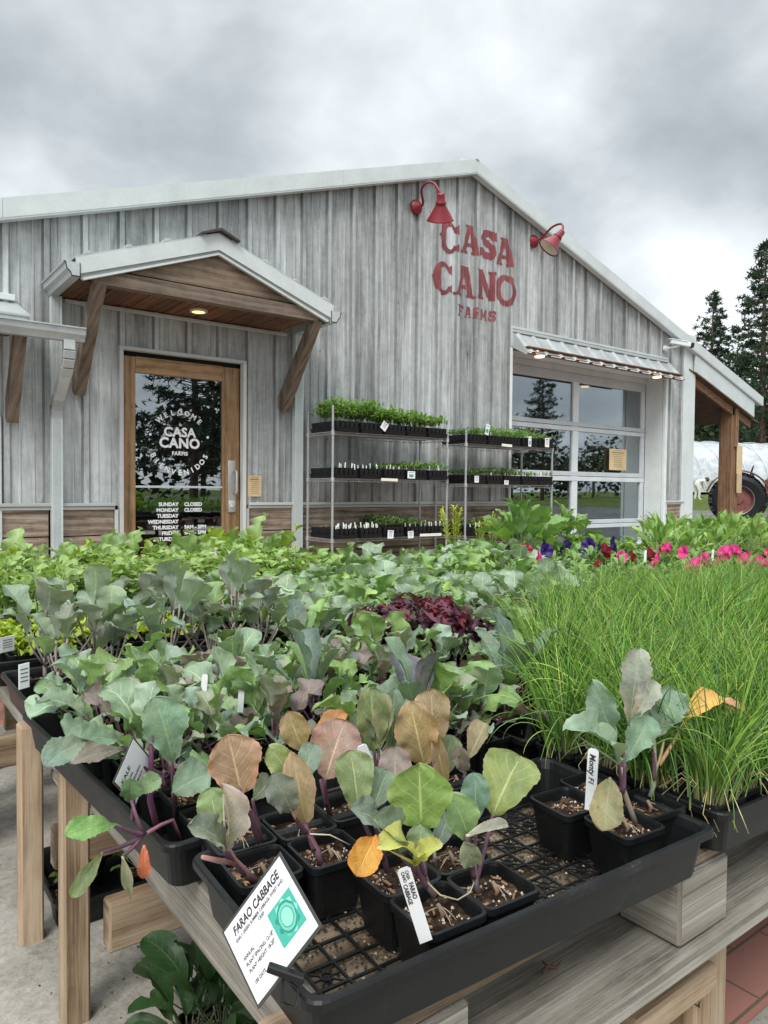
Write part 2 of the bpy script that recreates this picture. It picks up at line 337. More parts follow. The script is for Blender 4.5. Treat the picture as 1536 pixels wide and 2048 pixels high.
M_petal = leafmat('flower_petal', .3, (.6, .5, .6), 3, .5, .25, .2, .1)
M_bark = wood('tree_bark', (.05, .035, .025), (.10, .07, .05), (.17, .12, .09), gs=.3, knot=False, bs=1)
def f_paper(t, p): lc(t, mixc(t, 1.0, attr(t), (.78, .79, .80), 'MULTIPLY'), p)
M_paper = mat('label_card', rough=.5, fn=f_paper); M_kraft = painted('kraft_paper', (.62, .47, .27), .8, var=.2); M_ink = mat('black_ink', (.02, .02, .02), .6)
def f_gloss(t, p): lc(t, attr(t), p)
M_tint = mat('tinted_print', rough=.45, fn=f_gloss); M_vinyl = mat('white_vinyl', (.80, .81, .80), .5)
def glassm(name, refl=.3, tint=(.55, .6, .58)):
    m = bpy.data.materials.new(name); m.use_nodes = True; t = m.node_tree; t.nodes.clear(); o = t.nodes.new('ShaderNodeOutputMaterial')
    g = t.nodes.new('ShaderNodeBsdfGlossy'); g.inputs['Roughness'].default_value = .004; g.inputs['Color'].default_value = (.9, .95, 1, 1)
    tr = t.nodes.new('ShaderNodeBsdfTransparent'); tr.inputs[0].default_value = (*tint, 1)
    lw = t.nodes.new('ShaderNodeLayerWeight'); lw.inputs[0].default_value = .35
    f = mth(t, 'ADD', refl, mth(t, 'MULTIPLY', lw.outputs['Fresnel'], .55), clamp=True)
    nb = noise(t, coords(t, 'Object'), 1.3, 2); b = t.nodes.new('ShaderNodeBump'); b.inputs['Strength'].default_value = .05; b.inputs['Distance'].default_value = .02
    t.links.new(nb, b.inputs['Height']); t.links.new(b.outputs[0], g.inputs['Normal'])
    mm = t.nodes.new('ShaderNodeMixShader'); t.links.new(f, mm.inputs[0]); t.links.new(tr.outputs[0], mm.inputs[1]); t.links.new(g.outputs[0], mm.inputs[2]); t.links.new(mm.outputs[0], o.inputs[0]); return m
M_glass = glassm('window_glass', .30); M_glassd = glassm('door_glass', .22, (.5, .52, .5))
def emis(name, c, s):
    def f(t, p): p.inputs['Emission Color'].default_value = (*c, 1); p.inputs['Emission Strength'].default_value = s
    return mat(name, c, .5, fn=f)
M_lampy = emis('lit_downlight', (1, .80, .22), 1.0); M_lampw = emis('lit_puck_light', (1, .78, .5), 1.0)
def f_paint(t, p):
    n = noise(t, coords(t, 'Object', (60, 60, 4)), 1, 5, .6); k = noise(t, coords(t, 'Object', (5, 5, 5)), 1, 3, .5)
    q = mth(t, 'ADD', mth(t, 'MULTIPLY', n, .6), mth(t, 'MULTIPLY', k, .4))
    lc(t, ramp(t, q, [(.36, (.12, .028, .034)), (.55, (.23, .052, .06)), (.66, (.30, .10, .10)), (.72, (.42, .30, .28))]), p)
M_signred = mat('faded_red_paint', rough=.6, fn=f_paint)
# concrete, brick, asphalt, grass
def f_conc(t, p):
    v = coords(t, 'Object'); a = noise(t, v, 2.2, 5, .6); b = noise(t, v, 60, 5, .7); c = noise(t, v, 320, 2, .6)
    q = mth(t, 'ADD', mth(t, 'MULTIPLY', a, .45), mth(t, 'ADD', mth(t, 'MULTIPLY', b, .35), mth(t, 'MULTIPLY', c, .2)))
    lc(t, ramp(t, q, [(.36, (.15, .14, .115)), (.44, (.25, .235, .20)), (.51, (.33, .31, .275)), (.60, (.43, .41, .37))]), p); bump(t, p, b, .4, .004)
M_conc = mat('concrete', rough=.9, spec=.15, fn=f_conc)
def f_brick(t, p):
    br = t.nodes.new('ShaderNodeTexBrick'); t.links.new(coords(t, 'Object'), br.inputs['Vector'])
    for k, x in (('Scale', 5.0), ('Mortar Size', .014), ('Brick Width', 1.0), ('Row Height', .5), ('Bias', 0)): br.inputs[k].default_value = x
    br.inputs['Color1'].default_value = (.46, .20, .16, 1); br.inputs['Color2'].default_value = (.34, .16, .13, 1); br.inputs['Mortar'].default_value = (.10, .085, .06, 1)
    n = noise(t, coords(t, 'Object'), 30, 5, .65); col = mixc(t, mth(t, 'MULTIPLY', n, .6), br.outputs[0], (.33, .20, .16)); lc(t, col, p)
    bump(t, p, mth(t, 'SUBTRACT', mth(t, 'MULTIPLY', n, .2), br.outputs['Fac']), .6, .006)
M_brick = mat('brick_pavers', rough=.9, spec=.15, fn=f_brick)
def f_asph(t, p):
    n = noise(t, coords(t, 'Object'), 25, 6, .7); k = noise(t, coords(t, 'Object'), .4, 3)
    lc(t, ramp(t, mth(t, 'ADD', mth(t, 'MULTIPLY', n, .5), mth(t, 'MULTIPLY', k, .5)), [(.35, (.07, .07, .072)), (.65, (.16, .16, .16))]), p); bump(t, p, n, .4, .01)
M_asph = mat('asphalt', rough=.9, spec=.2, fn=f_asph)
def f_grass(t, p):
    n = noise(t, coords(t, 'Object'), 3, 8, .75); k = noise(t, coords(t, 'Object'), .12, 3)
    lc(t, ramp(t, mth(t, 'ADD', mth(t, 'MULTIPLY', n, .6), mth(t, 'MULTIPLY', k, .4)), [(.3, (.05, .075, .02)), (.5, (.10, .14, .035)), (.7, (.20, .22, .07))]), p); bump(t, p, n, 1, .2)
M_grassland = mat('grass_ground', rough=.95, spec=.1, fn=f_grass)
# ------------------------------------------------------------------ ground
b = MB()
b.quad((-300, -300, -.012), (600, -300, -.012), (600, 600, -.012), (-300, 600, -.012)); tag(b.build('ground', M_grassland), kind='structure')
b = MB(); b.quad((-60, -60, -.006), (34, -60, -.006), (34, 22, -.006), (-60, 22, -.006)); tag(b.build('asphalt_yard', M_asph), kind='structure')
b = MB(); b.quad((-6, -4, 0), (11.2, -4, 0), (11.2, 4.4, 0), (-6, 4.4, 0)); tag(b.build('brick_paving', M_brick), kind='structure')
b = MB(); z = .006
b.quad((-6, -4, z), (.86, -4, z), (.86, 3.0, z), (-6, 3.0, z)); b.quad((.864, -4, z), (11, -4, z), (11, .58, z), (.864, .58, z)); b.quad((-6, 4.4, z), (11.2, 4.4, z), (11.2, 6.49, z), (-6, 6.49, z)); tag(b.build('concrete_walk', M_conc), kind='structure')
# raised grassy bank in the distance (terrain)
cf = Vector((_f0.x, _f0.y, 0)); cr_ = Vector((_r.x, _r.y, 0))
b = MB(); prof = [(36, -.02), (39, .35), (43, .85), (48, .95), (70, 1.2), (120, 1.6), (300, 3)]; LAT = [-60, -20, 0, 8, 14, 20, 28, 40, 80, 200]
V = []; 
for d_, z_ in prof:
    for l_ in LAT: q = cf*d_ + cr_*l_; V.append((q.x, q.y, z_+.08*math.sin(l_*1.3+d_)))
n_ = len(LAT)
b.add(V, [(i*n_+j, i*n_+j+1, (i+1)*n_+j+1, (i+1)*n_+j) for i in range(len(prof)-1) for j in range(n_-1)]); tag(b.build('grass_bank', M_grassland, smooth=True), kind='structure')
# ================================================================== BUILDING
bld = thing('farm_store_building', 'grey weathered metal clad farm store with low gable roof and entry canopy', 'building', (6.2, 6.5, 0))
def P(name, mb, m, parent=None, smooth=False):
    o = mb.build(name, m, None, smooth); par = parent or bld
    wl = Vector((6.2, 6.5, 0)) if True else Vector()
    if parent is None: o.parent = bld; o.location = (-6.2, -6.5, 0)
    else: o.parent = parent
    return o
AX, AZ = 6.279, 4.79
def roofz(u): return AZ-.335*(AX-u) if u < AX else AZ-.318*(u-AX)
PER, PH = .305, .17
SEGS = [(-.034, 0), (-.020, .034), (.020, .034), (.034, 0), (.041, 0), (.088, 0), (.095, .010), (.105, .010), (.112, 0), (.193, 0), (.2, .010), (.21, .010), (.217, 0)]
def wallpts(u0, u1):
    r = [(u0, None), (u1, None)]; k0 = int((u0-PH)/PER)-2
    for k in range(k0, int((u1-PH)/PER)+3):
        for o_, h_ in SEGS:
            u = PH+k*PER+o_
            if u0 < u < u1: r.append((u, h_))
    r.sort(); return [(u, wallh(u)) for u, _ in r]
def wallh(u):
    t = (u-PH+.034) % PER - .034
    pts = SEGS+[(PER-.034, 0)]
    for (a, ha), (b_, hb) in zip(pts, pts[1:]):
        if a <= t <= b_: return ha+(hb-ha)*(t-a)/max(b_-a, 1e-6)
    return 0
HOLES = [(1.99, 3.155, -1, 2.11), (6.9, 10.37, -1, 2.70)]
b = MB(); pts = wallpts(-4, 11.0)
extra = [h[0] for h in HOLES]+[h[1] for h in HOLES]+[AX]
pts = sorted(pts+[(u, wallh(u)) for u in extra])
rs = random.Random(3)
for (u0, h0), (u1, h1) in zip(pts, pts[1:]):
    if u1-u0 < 1e-5: continue
    um = (u0+u1)/2; zs = .735
    for ha, hb, _, zt in HOLES:
        if ha < um < hb: zs = zt
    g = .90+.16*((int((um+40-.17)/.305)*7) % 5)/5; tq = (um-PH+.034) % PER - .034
    if -.034 < tq < -.020 or .034 < tq < .041: g *= .58  # lap seam shadow painted in: strips beside each rib tinted darker
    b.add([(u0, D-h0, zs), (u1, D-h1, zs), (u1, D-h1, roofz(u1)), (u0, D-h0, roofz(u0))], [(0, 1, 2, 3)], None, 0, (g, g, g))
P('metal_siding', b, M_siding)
# shop behind the wall: dark rooms with real thickness
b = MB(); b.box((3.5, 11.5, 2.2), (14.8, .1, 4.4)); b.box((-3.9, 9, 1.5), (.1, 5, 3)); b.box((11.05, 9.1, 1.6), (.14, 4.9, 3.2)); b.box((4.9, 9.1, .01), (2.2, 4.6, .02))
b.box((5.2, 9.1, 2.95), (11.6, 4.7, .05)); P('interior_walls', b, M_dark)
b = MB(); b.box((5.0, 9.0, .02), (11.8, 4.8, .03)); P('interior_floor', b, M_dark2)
# wainscot
b = MB()
def wains(u0, u1, *_):
    for i in range(3):
        z0 = .012+i*.234; L = 0; u = u0
        b.box(((u0+u1)/2, D-.005+.012*(i % 2)-.008*(i % 2), z0+.114), (u1-u0-.004, .03, .226), grain=0, b=.004)

for a_, c_ in ((-4, 1.40), (1.49, 1.93), (3.21, 6.86), (10.47, 10.93)): b = MB(); wains(a_, c_); P('wainscot', b, M_barn)
b = MB()
for u0, u1 in ((-4, 1.93), (3.21, 6.86), (10.42, 10.93)):
    b = MB(); b.box(((u0+u1)/2, D-.038, .745), (u1-u0, .05, .028)); b.box(((u0+u1)/2, D-.028, .715), (u1-u0, .035, .026)); P('base_trim', b, M_door_trim)
for x_, w_ in ((10.44, .045), (1.945, .03), (3.20, .03)): b = MB(); b.box((x_, D-.028, .35), (w_, .035, .70)); P('base_trim', b, M_door_trim)
b = MB(); b.box((11.035, D-.02, 1.72), (.33, .06, 3.44), b=.006); P('corner_trim', b, M_trim); b = MB(); b.box((1.03, D-.02, .9), (.035, .04, 1.1)); P('window_trim', b, M_trim)
# roof and fascia
VF = 6.36
def fz(u, off=0): return (4.845-.335*(6.138-u) if u < 6.138 else 4.845-.3115*(u-6.138))-off
b = MB()
def fpiece(u0, u1, t0, t1, v0, v1, mb=b):
    mb.prism([(u0, fz(u0, t1)), (u1, fz(u1, t1)), (u1, fz(u1, t0)), (u0, fz(u0, t0))], 1, v0, v1)
for u0, u1 in ((-4.2, 1.05), (1.053, 4.22), (4.223, 6.137), (6.139, 9.6), (9.603, 13.31)): fpiece(u0, u1, 0, .155, VF, VF+.02)
for u0, u1 in ((-4.2, 6.138), (6.138, 13.25)): fpiece(u0, u1, .155, .17, VF+.004, VF+.09)
P('roof_fascia', b, M_trim)
b = MB(); fpiece(11.1, 13.05, .175, .45, VF+.03, VF+.06, b); P('porch_fascia', b, M_trim)
b = MB()
for u0, u1 in ((-4.2, 6.138), (6.138, 13.33)): fpiece(u0, u1, .02, .06, VF+.022, 17, b)
for k in range(0, 58):
    u = -4.1+k*.305
    if abs(u-6.138) > .1 and u < 13.2: fpiece(u-.03, u+.03, -.004, .0195, VF+.03, 16.98, b)
o = P('roof', b, M_galv); b = MB(); b.box((6.138, VF+.02, 4.843), (.06, .06, .02)); b.box((6.138, 11.2, 4.83), (.3, 9.5, .03)); P('ridge_cap', b, M_trim)
# main wall letters, painted on the ribs of the siding
def seg(p, a, c, hw):
    d = (c[0]-a[0], c[1]-a[1]); L2 = d[0]**2+d[1]**2; t = np.clip(((p[0]-a[0])*d[0]+(p[1]-a[1])*d[1])/L2, 0, 1)
    return np.hypot(p[0]-a[0]-t*d[0], p[1]-a[1]-t*d[1]) < hw
def flat(p, a, c, w):   # slanted stem with horizontal width w, flat ends
    y = p[1]; t = (y-a[1])/(c[1]-a[1]); x = a[0]+(c[0]-a[0])*t; return (t >= 0) & (t <= 1) & (np.abs(p[0]-x) < w/2)
def rect(p, x0, x1, y0, y1): return (p[0] >= x0) & (p[0] <= x1) & (p[1] >= y0) & (p[1] <= y1)
def tri(p, a, b_, c):
    def s(q, r): return (p[0]-r[0])*(q[1]-r[1])-(q[0]-r[0])*(p[1]-r[1])
    x, y, z = s(a, b_), s(b_, c), s(c, a); return ((x >= 0) & (y >= 0) & (z >= 0)) | ((x <= 0) & (y <= 0) & (z <= 0))
def glyph(ch, p):
    x, y = p
    if ch == 'C':
        o = ((x-.55)/.45)**2+((y-.5)/.5)**2 < 1; i_ = ((x-.62)/.24)**2+((y-.5)/.36)**2 < 1
        g = o & ~i_ & ~rect(p, .68, 1.1, .3, .70); return g | tri(p, (.98, .96), (.98, .62), (.76, .80)) | tri(p, (1.0, .08), (.98, .36), (.78, .22)) | tri(p, (0, .5), (.16, .6), (.16, .4))
    if ch == 'A': return flat(p, (.18, 0), (.48, 1), .2) | flat(p, (.82, 0), (.55, 1), .26) | rect(p, .3, .75, .26, .38) | rect(p, 0, .38, 0, .09) | rect(p, .6, 1, 0, .09) | rect(p, .28, .70, .93, 1)
    if ch == 'N': return rect(p, .08, .3, 0, 1) | rect(p, .72, .93, 0, 1) | flat(p, (.78, 0), (.2, 1), .28) | rect(p, 0, .38, 0, .09) | rect(p, 0, .3, .91, 1) | rect(p, .62, 1, .91, 1)
    if ch == 'O':
        o = ((x-.48)/.48)**2+((y-.5)/.5)**2 < 1; i_ = ((x-.48)/.24)**2+((y-.5)/.33)**2 < 1; return (o & ~i_) | tri(p, (1, .5), (.9, .6), (.9, .4))
    if ch == 'S':
        g = np.zeros_like(x, dtype=bool); pl = [(.84, .78), (.72, .88), (.5, .9), (.28, .84), (.2, .7), (.3, .58), (.55, .5), (.76, .40), (.82, .26), (.72, .13), (.5, .1), (.26, .13), (.14, .24)]
        for a, c in zip(pl, pl[1:]): g |= seg(p, a, c, .13)
        return g | tri(p, (.95, .98), (.97, .62), (.75, .8)) | tri(p, (.02, .04), (.0, .38), (.25, .2))
    if ch == 'F': return rect(p, .12, .42, 0, 1) | rect(p, .12, .95, .84, 1) | rect(p, .3, .75, .42, .56) | rect(p, 0, .56, 0, .1) | rect(p, .83, .95, .68, 1) | rect(p, 0, .3, .92, 1)
    if ch == 'R':
        o = ((x-.45)/.45)**2+((y-.74)/.26)**2 < 1; i_ = ((x-.45)/.2)**2+((y-.74)/.12)**2 < 1
        return rect(p, .1, .36, 0, 1) | ((o & ~i_) & (x > .3)) | flat(p, (.82, 0), (.5, .5), .27) | rect(p, 0, .46, 0, .1) | rect(p, .68, 1, 0, .1)
    if ch == 'M': return rect(p, .04, .24, 0, 1) | rect(p, .76, .96, 0, 1) | flat(p, (.5, .25), (.15, 1), .22) | flat(p, (.5, .25), (.85, 1), .22) | rect(p, 0, .32, 0, .1) | rect(p, .68, 1, 0, .1)
b = MB()
def letter(ch, u0, u1, z0, z1, st=.0035, shear=0.0):
    us = np.arange(u0, u1, st); nz_ = int((z1-z0)/st); zz = (np.arange(nz_)+.5)/nz_
    for u in us:
        um = u+st/2; xs = np.full(nz_, (um-u0)/(u1-u0)); g = glyph(ch, (xs, zz)); e = np.diff(np.concatenate(([0], g.astype(int), [0])))
        for s_, t_ in zip(np.where(e == 1)[0], np.where(e == -1)[0]):
            za, zb = z0+(z1-z0)*s_/nz_, z0+(z1-z0)*t_/nz_; h0, h1 = wallh(u)+.004, wallh(u+st)+.004
            b.add([(u, D-h0, za), (u+st, D-h1, za), (u+st, D-h1, zb), (u, D-h0, zb)], [(0, 1, 2, 3)])
for ch, u0, u1, z0, z1 in (('C', 5.64, 5.965, 3.70, 4.075), ('A', 6.01, 6.31, 3.76, 4.105), ('S', 6.335, 6.60, 3.76, 4.115), ('A', 6.60, 6.925, 3.735, 4.08),
                           ('C', 5.55, 5.88, 3.20, 3.59), ('A', 5.90, 6.25, 3.235, 3.60), ('N', 6.28, 6.595, 3.255, 3.615), ('O', 6.61, 6.995, 3.235, 3.625)): letter(ch, u0, u1, z0, z1)
for i, ch in enumerate('FARMS'): letter(ch, 5.955+i*.133, 5.955+i*.133+.112, 2.99+.004*i, 3.125+.002*i)
P('painted_lettering', b, M_signred)
# --- entry door
b = MB()
b.box((1.985, D-.02, 1.05), (.035, .075, 2.10)); b.box((3.16, D-.02, 1.05), (.035, .075, 2.10)); b.box((2.572, D-.02, 2.115), (1.21, .075, .03)); P('door_trim', b, M_door_trim)
b = MB(); VD = D+.05
b.box((2.068, VD, 1.03), (.125, .05, 2.06), grain=2); b.box((3.052, VD, 1.03), (.178, .05, 2.06), grain=2); b.box((2.547, VD, 1.992), (.832, .05, .144), grain=0); b.box((2.547, VD, .12), (.832, .05, .24), grain=0)
door = P('entry_door', b, M_oak)
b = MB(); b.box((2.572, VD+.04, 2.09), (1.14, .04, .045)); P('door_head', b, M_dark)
b = MB(); b.box((2.545, VD, 1.08), (.84, .008, 1.69), b=.001); P('door_glass', b, M_glassd, door)
b = MB(); b.box((2.545, VD-.016, .903), (.835, .02, .02)); P('push_bar', b, M_white, door)
b = MB(); b.box((3.058, VD-.03, .915), (.082, .012, .50), tint=(.8, .76, .7)); b.box((3.058, VD-.037, .72), (.07, .012, .115)); b.tube([(3.085, VD-.03, 1.06), (3.085, VD-.075, 1.06), (3.085, VD-.085, 1.04), (3.085, VD-.085, .87), (3.085, VD-.075, .85), (3.085, VD-.03, .85)], .011, 8)
b.lathe([(0, 0), (.018, 0), (.018, .012), (0, .012)], 12, Matrix.Translation((3.058, VD-.04, .72)) @ Matrix.Rotation(R_(90), 4, 'X')); P('door_handle', b, M_galv, door, True)
def text2d(s, size=1.0, bold=0.0, align='CENTER', spacing=1.0, shear=0.0):
    cu = bpy.data.curves.new('t', 'FONT'); cu.body = s; cu.size = size; cu.align_x = align; cu.offset = bold; cu.resolution_u = 3; cu.space_character = spacing; cu.shear = shear
    o = bpy.data.objects.new('t', cu); C.objects.link(o); dg = bpy.context.evaluated_depsgraph_get(); me = o.evaluated_get(dg).to_mesh()
    V = [(v.co.x, v.co.y) for v in me.vertices]; F = [tuple(p.vertices) for p in me.polygons]; o.evaluated_get(dg).to_mesh_clear(); bpy.data.objects.remove(o); return V, F
def put(mb, s, fn, tint=(1, 1, 1), **k):
    V, F = text2d(s, **k); mb.add([tuple(fn(x, y)) for x, y in V], F, None, 0, tint)
VT = VD-.0085
b = MB()
def ontxt(u, z): return lambda x, y: (u+x, VT, z+y)
put(b, 'CASA', ontxt(2.546, 1.372), size=.118, bold=.0042, spacing=1.05); put(b, 'CANO', ontxt(2.546, 1.268), size=.128, bold=.0048, spacing=1.05); put(b, 'FARMS', ontxt(2.546, 1.199), size=.046, bold=.002, spacing=1.15)
P('shop_name_lettering', b, M_vinyl, door); b = MB()
cu_, cz_, Rr = 2.546, 1.315, .288
for i, ch in enumerate('WELCOME'):
    a = R_(43-i*14.3)
    def fn(x, y, a=a): r = Rr-.03+y; return (cu_-math.sin(a)*r+math.cos(a)*x, VT, cz_+math.cos(a)*r+math.sin(a)*x)
    put(b, ch, fn, size=.066, bold=.0022)
for i, ch in enumerate('BIENVENIDOS'):
    a = R_(-64+i*12.8)
    def fn(x, y, a=a): r = Rr+.012-y; return (cu_+math.sin(a)*r+math.cos(a)*x, VT, cz_-math.cos(a)*r+math.sin(a)*x)
    put(b, ch, fn, size=.066, bold=.0022)
for u in (2.269, 2.82): b.add([(u+.013*math.cos(a*.7854), VT, 1.378+.013*math.sin(a*.7854)) for a in range(8)], [tuple(range(8))])
P('greeting_lettering', b, M_vinyl, door); b = MB()
for i, (d_, h_) in enumerate((('SUNDAY', 'CLOSED'), ('MONDAY', 'CLOSED'), ('TUESDAY', ''), ('WEDNESDAY', ''), ('THURSDAY', '9AM - 5PM'), ('FRIDAY', '9AM - 5PM'), ('SATURDAY', '9AM - 1PM'))):
    z_ = .727-i*.0535; put(b, d_, ontxt(2.532, z_), size=.047, bold=.0019, align='RIGHT')
    if h_: put(b, h_, ontxt(2.588, z_), size=.047, bold=.0019, align='LEFT')
P('opening_hours_lettering', b, M_vinyl, door)
# things seen through the door glass: a few store shelves
b = MB()
for z_ in (.55, .85, 1.18, 1.5): b.box((3.4, 9.2, z_), (1.6, .4, .03))
for u_ in (2.6, 4.2): b.box((u_, 9.2, .85), (.05, .4, 1.7))
sh = b.build('store_shelf', M_white); tag(sh, 'pale store shelves standing in the dark behind the glass entry door', 'shelf')
# --- entry canopy
UC, VC = 2.575, 5.75
b = MB()
def csl(u): return 3.03-.366*abs(u-UC)
for s in (-1, 1):
    e = UC+s*1.15
    b.prism([(e, csl(e)-.012), (UC, csl(UC)-.012), (UC, csl(UC)+.002), (e, csl(e)+.002)], 1, VC-.01, D)
    for k in range(4):
        u = UC+s*(.14+k*.305); w = .03
        b.prism([(u-w, csl(u-w)+.003), (u+w, csl(u+w)+.003), (u+w*.5, csl(u+w*.5)+.026), (u-w*.5, csl(u-w*.5)+.026)], 1, VC-.012, D)
can = P('entry_canopy', b, M_galv)
b = MB()
for s in (-1, 1): b.prism([(UC, 3.04), (UC+s*.17, 3.04-.366*.17), (UC+s*.17, 3.056-.366*.17), (UC, 3.062)], 1, VC-.055, D)
P('ridge_cap', b, M_dark2, can)
b = MB()
for s in (-1, 1):
    e = UC+s*1.142; e2 = UC+s*1.10
    b.prism([(UC, 3.018), (e, 3.018-.366*1.142), (e-s*.02, 3.018-.366*1.142-.115), (UC, 2.89)], 1, VC-.012, VC+.006)
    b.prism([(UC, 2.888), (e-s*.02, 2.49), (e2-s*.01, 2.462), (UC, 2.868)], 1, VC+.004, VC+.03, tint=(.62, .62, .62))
    b.prism([(UC, 2.867), (e2, 2.461), (e2-s*.02, 2.449), (UC, 2.851)], 1, VC-.004, VC+.03)
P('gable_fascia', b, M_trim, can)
b = MB(); b.box((UC, VC+.075, 2.505), (2.0, .09, .115), grain=0, b=.005); P('beam', b, M_beam, can)
b = MB(); b.prism([(1.72, 2.577), (3.43, 2.577), (UC, 2.880)], 1, VC+.05, VC+.075, tint=(1.15, 1.12, 1.05)); P('gable_board', b, M_beam, can)
b = MB()
for i in range(15):
    u = 1.53+i*.15
    if u < 3.62: b.box((u, (VC+.1+D)/2, 2.475+.002*(i % 2)), (.144, D-VC-.1, .02), grain=1, b=.003, tint=(lambda g: (g, g*.97, g*.92))(.7+.6*random.random()))
P('soffit', b, M_cedar, can)
b = MB(); b.box((UC, D-.045, 2.44), (2.1, .035, .03)); P('soffit_trim', b, M_door_trim, can)
for u in (1.625, 3.575):
    b = MB(); b.prism([(6.46, 1.70), (6.46, 1.82), (5.90, 2.45), (5.78, 2.45), (6.40, 1.66)], 0, u-.045, u+.045, tint=(1, 1, 1))
    # uv along the brace
    b.U = [((v[1]*.66-v[2]*.75), v[0]+v[1]*.4) for v in b.V]
    P('brace', b, M_beam, can)
lp = onz(397, 622, 2.463)
b = MB(); b.lathe([(0, .0), (.055, 0), (.058, .006)], 20, Matrix.Translation((lp.x, lp.y, 2.452))); dl = P('downlight', b, M_lampy, can)
b = MB(); b.lathe([(.056, -.004), (.075, -.004), (.078, .01)], 20, Matrix.Translation((lp.x, lp.y, 2.455))); P('downlight_ring', b, M_white, dl)
def kgut(mb, ax, c0, c1, o, zt, s):   # K-profile gutter; o = inner coordinate, opens upward
    pr = [(0, 0), (0, -.105), (s*.065, -.105), (s*.075, -.075), (s*.10, -.055), (s*.105, -.012), (s*.118, -.010), (s*.118, 0), (s*.10, -.004), (s*.094, -.05), (s*.068, -.072), (s*.06, -.098), (s*.006, -.098), (s*.006, 0)]
    mb.prism([(o+p[0], zt+p[1]) for p in pr], ax, c0, c1)
    for c in (c0, c1): mb.prism([(o+p[0], zt+p[1]) for p in pr[:8]], ax, c, c+(.003 if c == c0 else -.003))
b = MB(); kgut(b, 1, VC-.02, D-.03, 1.465, 2.565, -1); P('gutter', b, M_gutter, can)
b = MB(); kgut(b, 1, VC-.02, D-.03, 3.685, 2.555, 1); P('gutter', b, M_gutter, can)
def dspout(u0, u1, z0, z1, rib=True):
    b = MB(); w = u1-u0; n = 6
    pl = [(u0, D-.03), (u0, D-.095)]
    if rib:
        for k in range(n): a = u0+w*(.12+.76*k/n); pl += [(a, D-.095), (a+w*.03, D-.089), (a+w*.08, D-.089), (a+w*.1, D-.095)]
    pl += [(u1, D-.095), (u1, D-.03)]; b.prism(pl, 2, z0, z1); return b
P('downspout', dspout(1.408, 1.492, 0, 1.55), M_trim, None); P('downspout', dspout(1.408, 1.492, 1.551, 2.46), M_trim); P('downspout', dspout(3.695, 3.79, 0, 2.45), M_trim)
# --- second canopy at the left edge
b = MB()
b.prism([(5.98, 2.165), (D, 2.36), (D, 2.375), (5.98, 2.18)], 0, -2.5, 1.17); can2 = P('side_canopy', b, M_galv)
b = MB(); b.prism([(5.99, 2.10), (6.01, 2.10), (6.01, 2.19), (5.99, 2.19)], 0, -2.5, 1.15); b.box((-.65, D-.04, 2.40), (3.6, .05, .05)); b.prism([(6.0, 2.11), (6.42, 2.25), (D-.03, 2.36), (6.0, 2.185)], 0, 1.14, 1.165); P('fascia', b, M_trim, can2)
b = MB(); b.prism([(6.46, 1.44), (6.46, 1.60), (6.13, 2.09), (6.02, 2.09), (6.40, 1.40)], 0, 1.075, 1.16); b.U = [((v[1]*.66-v[2]*.75), v[0]+v[1]*.4) for v in b.V]; P('brace', b, M_beam, can2)
b = MB(); b.box((-.7, 6.24, 2.1), (3.6, .4, .03), grain=0); P('soffit', b, M_cedar, can2)
b = MB(); kgut(b, 0, -2.5, 1.565, 6.06, 2.135, -1); P('gutter', b, M_gutter, can2)
b = MB(); el = [(1.45, 6.02, 2.04), (1.45, 6.02, 1.96), (1.45, 6.035, 1.90), (1.45, 6.07, 1.84), (1.45, 6.13, 1.79), (1.45, 6.36, 1.62), (1.45, 6.42, 1.57), (1.45, 6.437, 1.52), (1.45, 6.437, 1.46)]
for i, (a, c) in enumerate(zip(el, el[1:])): b.bar(a, c, .084+.004*(i % 2), .066, up=(0, -1, .3), b=.004)
for k in range(6): b.box((1.45, 6.437, 1.545-.014*k), (.094-.001*k, .076, .006))
P('downspout_elbow', b, M_galv, can2)
# --- garage door
VG = 6.82
b = MB()
for u0, u1 in ((6.9, 6.99), (8.575, 8.70), (10.275, 10.37)): b.box(((u0+u1)/2, VG+.02, 1.3), (u1-u0, .045, 2.6), grain=2)
for z0, z1 in ((2.485, 2.61), (1.845, 1.905), (1.775, 1.838), (1.12, 1.185), (1.047, 1.113), (.41, .47), (.345, .403), (0, .08)): b.box((8.635, VG+.0155, (z0+z1)/2), (3.46, .05, z1-z0), b=.005)
gd = P('garage_door', b, M_white)
for u0, u1 in ((6.99, 8.575), (8.70, 10.275)):
    for z0, z1 in ((.08, .345), (.47, 1.047), (1.185, 1.775), (1.905, 2.485)):
        b = MB(); b.box(((u0+u1)/2, VG+.03, (z0+z1)/2), (u1-u0, .008, z1-z0), b=.001); P('window_pane', b, M_glass, gd)
b = MB(); b.box((10.40, 6.665, 1.355), (.055, .30, 2.70), b=.004); b.box((10.397, D-.02, 1.355), (.06, .05, 2.72)); b.box((6.88, D-.02, 1.36), (.035, .06, 2.72))
for z_ in (.5, 1.1, 1.75): b.box((10.371, 6.58, z_), (.004, .012, .012)); b.box((10.371, 6.75, z_), (.004, .012, .012))
b.box((8.635, 6.66, 2.72), (3.5, .30, .03)); b.box((8.635, VG+.02, 2.66), (3.5, .05, .095)); P('door_surround', b, M_jamb)
